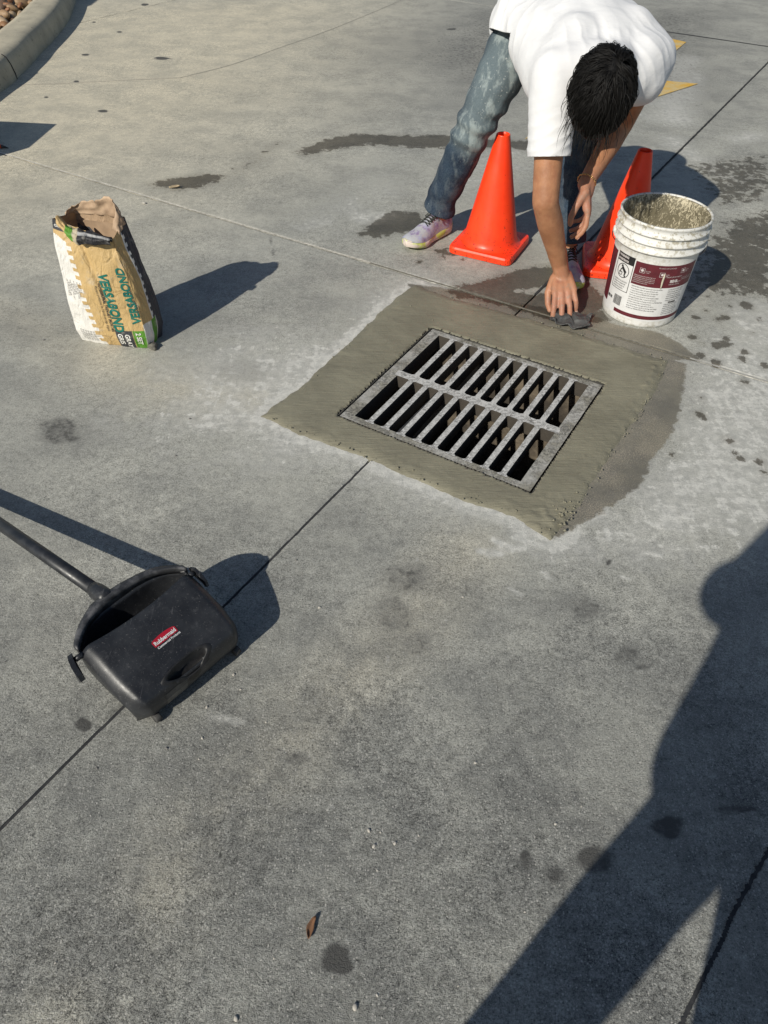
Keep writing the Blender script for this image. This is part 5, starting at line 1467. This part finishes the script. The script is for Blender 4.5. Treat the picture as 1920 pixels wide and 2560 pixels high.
md = shirt.modifiers.new('thick', 'SOLIDIFY'); md.thickness = .0022; md.offset = -1

# jeans
caps = []
for h_, k_, a_, s in ((hip_a, kne_a, ank_a, -1), (hip_b, kne_b, ank_b, 1)):
    calf = k_ + (a_ - k_) * .3
    caps += [(h_ + A(0, .02, -.02), .112, h_ + (k_ - h_) * .35, .096), (h_ + (k_ - h_) * .35, .096, k_, .072), (k_, .072, calf, .069), (calf, .069, a_ + A(0, 0, .05), .062), (a_ + A(0, 0, .05), .062, a_ + A(0, 0, -.03), .06), (sp[0] + A(0, .03, -.12), .13, h_, .118)]
me = fuse('jeans', caps, .006, 6)
cut(me, [(ank_a + A(0, 0, .022), ank_a - kne_a, .11), (ank_b + A(0, 0, .022), ank_b - kne_b, .11), (sp[0] + A(0, -.02, -.02), A(0, -.5, .8), .3)])
def jean_wr(co, no):
    z = co[:, 2]; d = np.zeros(len(co))
    low = np.clip((.34 - z) / .2, 0, 1); kn_ = np.exp(-((z - .46) / .09) ** 2); hipw = np.clip((z - .62) / .12, 0, 1)
    ph = z * 105 + 1.8 * vnoise(co, 8, 6, 2) + co[:, 0] * 14
    d += .0042 * low * np.sin(ph * .6 + 1.5 * vnoise(co, 14, 12, 2)); d += .0065 * kn_ * np.sin(z * 90 + co[:, 0] * 30 + 2 * vnoise(co, 7, 3, 2)); d += .004 * hipw * np.sin(co @ np.array([40, 30, 60.]) + vnoise(co, 8, 4, 2) * 2)
    return d + .005 * vnoise(co, 9, 2, 3) + .004 * (np.abs(vnoise(co * (1, 1, 2.4), 9, 31, 2)) - .2)
displace(me, jean_wr)
co = np.empty(len(me.vertices) * 3); me.vertices.foreach_get('co', co); co = co.reshape(-1, 3)
mid_ = (hip_a + kne_a) / 2
wear = np.exp(-(np.linalg.norm((co - (mid_ + A(-.03, -.08, -.02))) / (1, 1, 1.7), axis=1) / .15) ** 2) + .55 * np.exp(-(np.linalg.norm(co - (kne_a + A(-.02, -.07, -.02)), axis=1) / .09) ** 2)
at = me.attributes.new('wear', 'FLOAT', 'POINT'); at.data.foreach_set('value', np.clip(wear, 0, 1).astype(np.float32))
jeans = adopt(link('jeans', me, denim_mat('blue_denim', 1), None, True), worker)
md = jeans.modifiers.new('thick', 'SOLIDIFY'); md.thickness = .003; md.offset = -1

toe = G(872, 545)[:2]; hd = toe - ank_a[:2]
build_shoe(worker, ank_a[:2], hd, SNEAK, 1.02)
build_shoe(worker, ank_b[:2], G(1240, 628)[:2] - ank_b[:2] + A(-.005, 0), SNEAK, 1.0)
build_hair('hair', HL, hframe, worker, 6300, 5, .05)
# bracelet of small links round the left wrist
bd = (wr_b - el_b) / np.linalg.norm(wr_b - el_b); ba = Vector(bd).orthogonal().normalized(); bb = Vector(bd).cross(ba); bl = []
bc = Vector(wr_b - bd * .012)
for k in range(26):
    t = 2 * math.pi * k / 26; cen = bc + (ba * math.cos(t) + bb * math.sin(t)) * .0325; tang = (ba * -math.sin(t) + bb * math.cos(t)); rad_d = (ba * math.cos(t) + bb * math.sin(t)); other = Vector(bd) if k % 2 else (rad_d + Vector(bd) * .5).normalized()
    bl.append(tube([cen + tang * .0052 * math.cos(q) + other * .0028 * math.sin(q) for q in np.linspace(0, 2 * math.pi, 11)], .0010, 5, cap=False))
adopt(mesh('bracelet', *join(*bl), plain('gold', (.80, .52, .22), (.7, .42, .16), 60, .25, .05, Metallic=1.0), smooth=True), worker)

# rag under the hand
rp = G(1232, 696); bm = bmesh.new(); bmesh.ops.create_grid(bm, x_segments=70, y_segments=60, size=1.0)
for v in bm.verts:
    x, y = v.co.x, v.co.y; r_ = math.hypot(x, y) / (1 + .25 * mnoise.noise((math.atan2(y, x) * 1.3, 1, 5)))
    X = x * .092 * (1 - .22 * r_) + .020 * mnoise.noise((x * 1.7, y * 1.7, 1)); Y = y * .066 * (1 - .2 * r_) + .020 * mnoise.noise((x * 1.7, y * 1.7, 9))
    Z = .010 + .008 * max(0, 1 - r_) + .012 * abs(math.sin(3.2 * x + 2.0 * mnoise.noise((x * 1.4, y * 1.4, 3)) + 1.6 * y)) ** 1.5 + .003 * mnoise.noise((x * 5, y * 5, 2))
    v.co = Vector((X, Y, max(Z, .010 - .002)))
rag = bm_obj('rag', bm, plain('wet_rag', (.040, .041, .042), (.085, .085, .083), 18, .6, .5, 260, .002), None, True)
rag.location = (rp[0], rp[1] + .005, .0); rag.rotation_euler = (0, 0, -.2); tag(rag, 'crumpled wet grey rag under the worker\'s hand', 'rag')
md = rag.modifiers.new('thick', 'SOLIDIFY'); md.thickness = .004

# ---- the photographer, standing behind the camera; only the shadow falls into the picture
ph = thing('person', (-.16, -.56, 0), 'standing person holding up a phone, whose shadow falls across the concrete', 'person')
pc = A(-.117, -.505, 0)
pl = A(1, .0, 0)
f_l, f_r = pc + A(-.24, .12, 0), pc + A(.20, -.06, 0)
hipl, hipr = pc + A(-.080, .01, .93), pc + A(.080, 0, .93); knl, knr = f_l * .52 + hipl * .48 + A(-.0, .03, .03), f_r * .5 + hipr * .5 + A(.02, .02, .03)
shl, shr = pc + A(-.185, .03, 1.40), pc + A(.185, .03, 1.40)
ell, elr = A(-.215, -.255, 1.185), A(.16, -.30, 1.13)
wrl = EYE + RIGHT * -.095 + UP * -.165 - FWD * .045; wrr = EYE + RIGHT * .060 + UP * -.165 - FWD * .045
hc = pc + A(.02, .10, 1.60)
ex2, hcp2, HL2, hf2 = build_head(hc, A(0, .25, 1), A(0, 1, -.35), 1.0)
upv = Vector(UP); fw_ = Vector(FWD); rt_ = Vector(RIGHT)
caps = list(hcp2) + [(pc + A(0, .02, 1.42), .058, hc + A(0, -.02, -.06), .054)]
for off in (-.09, 0, .09): caps.append((pc + A(off, 0, 1.03), .1, pc + A(off, .01, 1.36), .1))
for s_, e_, w_ in ((shl, ell, wrl), (shr, elr, wrr)): caps += [(s_, .05, e_, .042), (e_, .042, w_, .028)]
caps += hand_caps(wrl, UP * .9 + RIGHT * .05, FWD * .3 - RIGHT * .95, -1, ((.3, .5, .4), (.3, .5, .4), (.3, .5, .4), (.3, .5, .4)), 1.0, .1, .5)
caps += hand_caps(wrr, UP * .9 - RIGHT * .05, FWD * .3 + RIGHT * .95, 1, ((.3, .5, .4), (.3, .5, .4), (.3, .5, .4), (.3, .5, .4)), 1.0, .1, .5)
for h_, k_, a_ in ((hipl, knl, f_l), (hipr, knr, f_r)): caps += [(h_, .070, k_, .050), (k_, .050, a_ + A(0, 0, .1), .04)]
me = fuse('body', caps, .006, 3, ex2)
adopt(link('body', me, skin_mat('light_skin', (.42, .24, .16), (.36, .19, .12)), None, True), ph)
caps = []
for off in (-.10, -.03, .03, .10): caps.append((pc + A(off * 1.05, .0, 1.04), .115, pc + A(off, .015, 1.33), .115))
caps += [(pc + A(-.09, .02, 1.38), .085, shl, .075), (pc + A(.09, .02, 1.38), .085, shr, .075), (shl, .078, shl + (ell - shl) * .75, .074), (shr, .078, shr + (elr - shr) * .75, .074)]
me = fuse('shirt', caps, .009, 4); cut(me, [(shl + (ell - shl) * .72, ell - shl, .11), (shr + (elr - shr) * .72, elr - shr, .11)])
displace(me, lambda co, no: .006 * vnoise(co, 9, 2, 3))
adopt(link('shirt', me, cotton_mat('navy_cotton', (.03, .04, .07), (.025, .033, .06), (.05, .05, .07)), None, True), ph)
caps = []
for h_, k_, a_ in ((hipl, knl, f_l), (hipr, knr, f_r)): caps += [(h_, .088, h_ + (k_ - h_) * .4, .080), (h_ + (k_ - h_) * .4, .080, k_, .066), (k_, .072, a_ + A(0, 0, .07), .066)]
caps += [(hipl + A(0, 0, .05), .105, hipr + A(0, 0, .05), .105), (pc + A(-.085, .01, 1.02), .125, pc + A(.085, .01, 1.02), .125)]
me = fuse('trousers', caps, .009, 4); displace(me, lambda co, no: .007 * vnoise(co, 8, 3, 3))
adopt(link('trousers', me, plain('khaki_cotton', (.09, .085, .075), (.07, .066, .06), 60, .9, .3, 200), None, True), ph)
build_shoe(ph, f_l[:2], A(-.15, 1, 0), SNEAK); build_shoe(ph, f_r[:2], A(.15, 1, 0), SNEAK)
build_hair('hair', HL2, hf2, ph, 500, 9, .03)
# the phone sits just behind the lens
phone = thing('mobile_phone', tuple(EYE - FWD * .012), 'black mobile phone held in both hands of the standing person', 'mobile phone')
PM = Matrix(((RIGHT[0], UP[0], -FWD[0]), (RIGHT[1], UP[1], -FWD[1]), (RIGHT[2], UP[2], -FWD[2]))).to_4x4()
rr0 = rounded_rect(.072, .148, .011, 5)
V, Fc = extrude_outline([(x - .018, y - .055) for x, y in rr0], .004, .012)
pv = [tuple(Vector(EYE) + PM @ Vector(v)) for v in V]
adopt(mesh('phone_body', pv, Fc, plain('phone_shell', (.02, .02, .022), (.03, .03, .032), 40, .3, .05)), phone)
V, Fc = extrude_outline([(x * .94 - .018, y * .97 - .055) for x, y in rr0], .0118, .0126)
adopt(mesh('screen', [tuple(Vector(EYE) + PM @ Vector(v)) for v in V], Fc, plain('phone_glass', (.01, .01, .012), (.015, .015, .018), 40, .08, .0)), phone)

# ------------------------------------------------------------------ small loose things
pebm = [plain('pale_gravel', (.50, .47, .42), (.36, .34, .30), 60, .85), plain('grey_gravel', (.22, .21, .20), (.13, .125, .12), 60, .85)]
pebs = []
for i in range(5):
    me = stone_mesh(40 + i); me.materials.append(pebm[0]); pebs.append(me)
for i in range(3):
    me = stone_mesh(60 + i); me.materials.append(pebm[1]); pebs.append(me)
plist = [(767, 2176, 8, 0), (510, 2201, 7, 1), (1027, 1648, 4, 2), (808, 1828, 6, 3), (853, 1822, 5, 4), (797, 1795, 5, 0), (822, 1798, 3, 1), (815, 1880, 3, 2), (905, 1805, 3, 3), (447, 1528, 4, 4), (505, 1458, 4, 0), (437, 1595, 4, 1),
         (575, 1560, 3, 2), (520, 1490, 3, 3), (690, 1313, 4, 4), (1200, 1780, 4, 0), (592, 2070, 3, 1), (1134, 1970, 3, 2), (990, 2130, 3, 3), (815, 2150, 4, 4), (553, 1205, 3, 0), (430, 1640, 3, 1), (360, 1617, 4, 5), (410, 905, 3, 5), (640, 1210, 3, 5), (95, 735, 3, 5), (312, 440, 5, 1), (590, 880, 3, 2), (380, 985, 3, 5), (1256, 1742, 3, 3), (210, 1660, 3, 5), (120, 2080, 3, 4), (1000, 1290, 3, 3)]
for x, y, r_, k in plist:
    p = G(x, y); s_ = np.linalg.norm(G(x + r_, y) - p) * .95
    o = bpy.data.objects.new('pebble', pebs[k]); COL.objects.link(o); o.location = (p[0], p[1], s_ * .35); o.scale = (s_, s_, s_ * .9); o.rotation_euler = (0, 0, rng.uniform(0, 6))
    marks = (((676, 2020), 'near the dead brown leaf and oil spot'), ((330, 1480), 'beside the black dustpan'), ((820, 1820), 'in a loose scatter on open concrete'), ((1200, 1780), 'near the edge of the long shadow'), ((640, 1230), 'between the dustpan and the mortar collar'), ((230, 700), 'around the standing mortar bag'))
    where = min(marks, key=lambda q: np.linalg.norm(G(*q[0])[:2] - p[:2]))[1]; tone = 'pale' if k < 5 else 'dark grey'
    tag(o, 'tiny %s gravel chip %s' % (tone, where), 'gravel chip', '%s gravel chips %s' % (tone, where))
def put_leaf(x, y, L, W, ang, curl, seed, label, mat):
    V, Fc = leaf_geo(L, W, curl, seed); o = mesh('dead_leaf', V, Fc, mat, smooth=True); p = G(x, y); o.location = (p[0], p[1], .002); o.rotation_euler = (0, 0, ang)
    md = o.modifiers.new('thick', 'SOLIDIFY'); md.thickness = .0008; tag(o, label, 'leaf')
put_leaf(676, 2006, .036, .0065, math.radians(72), .5, 3, 'curled brown dead leaf beside the round oil spot', leafm)
put_leaf(378, 408, .05, .013, math.radians(20), .5, 4, 'dry tan leaf at the edge of a damp patch beyond the mortar bag', plain('tan_leaf', (.42, .34, .22), (.3, .23, .15), 30, .8))
# debris in the basin
for i in range(16):
    V, Fc = leaf_geo(rng.uniform(.06, .12), rng.uniform(.018, .035), .4, 20 + i)
    o = mesh('leaf_litter', V, Fc, leafm if i % 3 else plain('tan_litter', (.35, .24, .13), (.22, .14, .08), 30, .8), pit)
    a, b = rng.uniform(.3, .6), rng.uniform(.08, .52); p = from_d(a, b, -.74 + rng.uniform(0, .02)); o.location = p; o.rotation_euler = (rng.uniform(-.3, .3), rng.uniform(-.3, .3), rng.uniform(0, 6))
for i in range(7):
    o = bpy.data.objects.new('rubble', smeshes[i]); COL.objects.link(o); o.parent = pit; s_ = rng.uniform(.04, .07); o.scale = (s_, s_, s_); p = from_d(rng.uniform(.35, .58), rng.uniform(.1, .5), -.72); o.location = p

# orange marker at the left edge and unseen stand-ins added to throw shadows into the picture
om = G(17, 321); o0 = G(-70, 316)
dirm = (om - o0) / np.linalg.norm(om - o0)
mk = thing('marking_crayon', om - dirm * .08, 'thin orange marking crayon with dark tip lying on the concrete', 'crayon')
V, Fc = tube([om - dirm * .16 + [0, 0, .009], om - dirm * .03 + [0, 0, .009]], .0085, 12); adopt(mesh('barrel', V, Fc, plain('orange_plastic', (.75, .10, .02), (.65, .08, .015), 60, .5)), mk)
V, Fc = tube([om - dirm * .031 + [0, 0, .009], om - dirm * .012 + [0, 0, .007], om + dirm * .004 + [0, 0, .003]], [.008, .005, .0015], 12); adopt(mesh('tip', V, Fc, plain('dark_lead', (.03, .03, .03), (.05, .05, .05), 60, .6)), mk)
LSH = np.array([.6, .8]) / math.tan(SUN_EL)
tip = G(123, 268)[:2]; hb = .42
tc = tip - LSH * hb                        # top corner of the crate
e1 = (G(0, 262)[:2] - tip); e1 /= np.linalg.norm(e1); e2 = np.array([-e1[1], e1[0]]) * -1
e2 = np.array([e1[1], -e1[0]]);
if e2[1] > 0: e2 = -e2
crate = thing('shadow_caster_crate', (*(tc + e1 * .25 + e2 * .18), 0), 'unseen grey crate added past the left edge to cast a shadow', 'crate')  # made-up box, placed so its corner throws the triangular shadow
CR = plain('grey_crate', (.16, .165, .17), (.12, .125, .13), 20, .6)
q = [tc, tc + e1 * .5, tc + e1 * .5 + e2 * .36, tc + e2 * .36]
cq = sum(q) / 4
V = [(*(cq + (p - cq) * .94), .0) for p in q] + [(*p, hb - .04) for p in q]
adopt(mesh('tub', V, [(3, 2, 1, 0), (0, 1, 5, 4), (1, 2, 6, 5), (2, 3, 7, 6), (3, 0, 4, 7)], CR), crate)
V = [(*(cq + (p - cq) * 1.0 + 0 * e1), hb - .04) for p in q] + [(*(cq + (p - cq) * 1.0), hb) for p in q]
adopt(mesh('lid', V, [(0, 1, 2, 3), (7, 6, 5, 4), (0, 4, 5, 1), (1, 5, 6, 2), (2, 6, 7, 3), (3, 7, 4, 0)], plain('crate_lid', (.10, .105, .11), (.08, .08, .085), 20, .6)), crate)
# made-up cabinet on the island, unseen, added to cast the top-left shadow
tp = G(196, 12)[:2]; hc_ = 1.25; cc = tp - LSH * hc_
cab = thing('shadow_caster_cabinet', (*(cc + [-.2, .3]), .07), 'unseen green cabinet added on the stone island to cast a shadow', 'utility cabinet')
V, Fc = extrude_outline([(cc[0] - .45, cc[1]), (cc[0], cc[1]), (cc[0], cc[1] + .55), (cc[0] - .45, cc[1] + .55)], .05, hc_ - .05)
adopt(mesh('cabinet_body', V, Fc, plain('green_enamel', (.05, .11, .07), (.04, .09, .06), 20, .5)), cab)
V, Fc = extrude_outline([(cc[0] - .47, cc[1]- .0), (cc[0] + .0, cc[1] - .0), (cc[0] + .0, cc[1] + .57), (cc[0] - .47, cc[1] + .57)], hc_ - .05, hc_)
adopt(mesh('cabinet_roof', V, Fc, plain('green_roof', (.045, .10, .065), (.04, .09, .06), 20, .5)), cab)
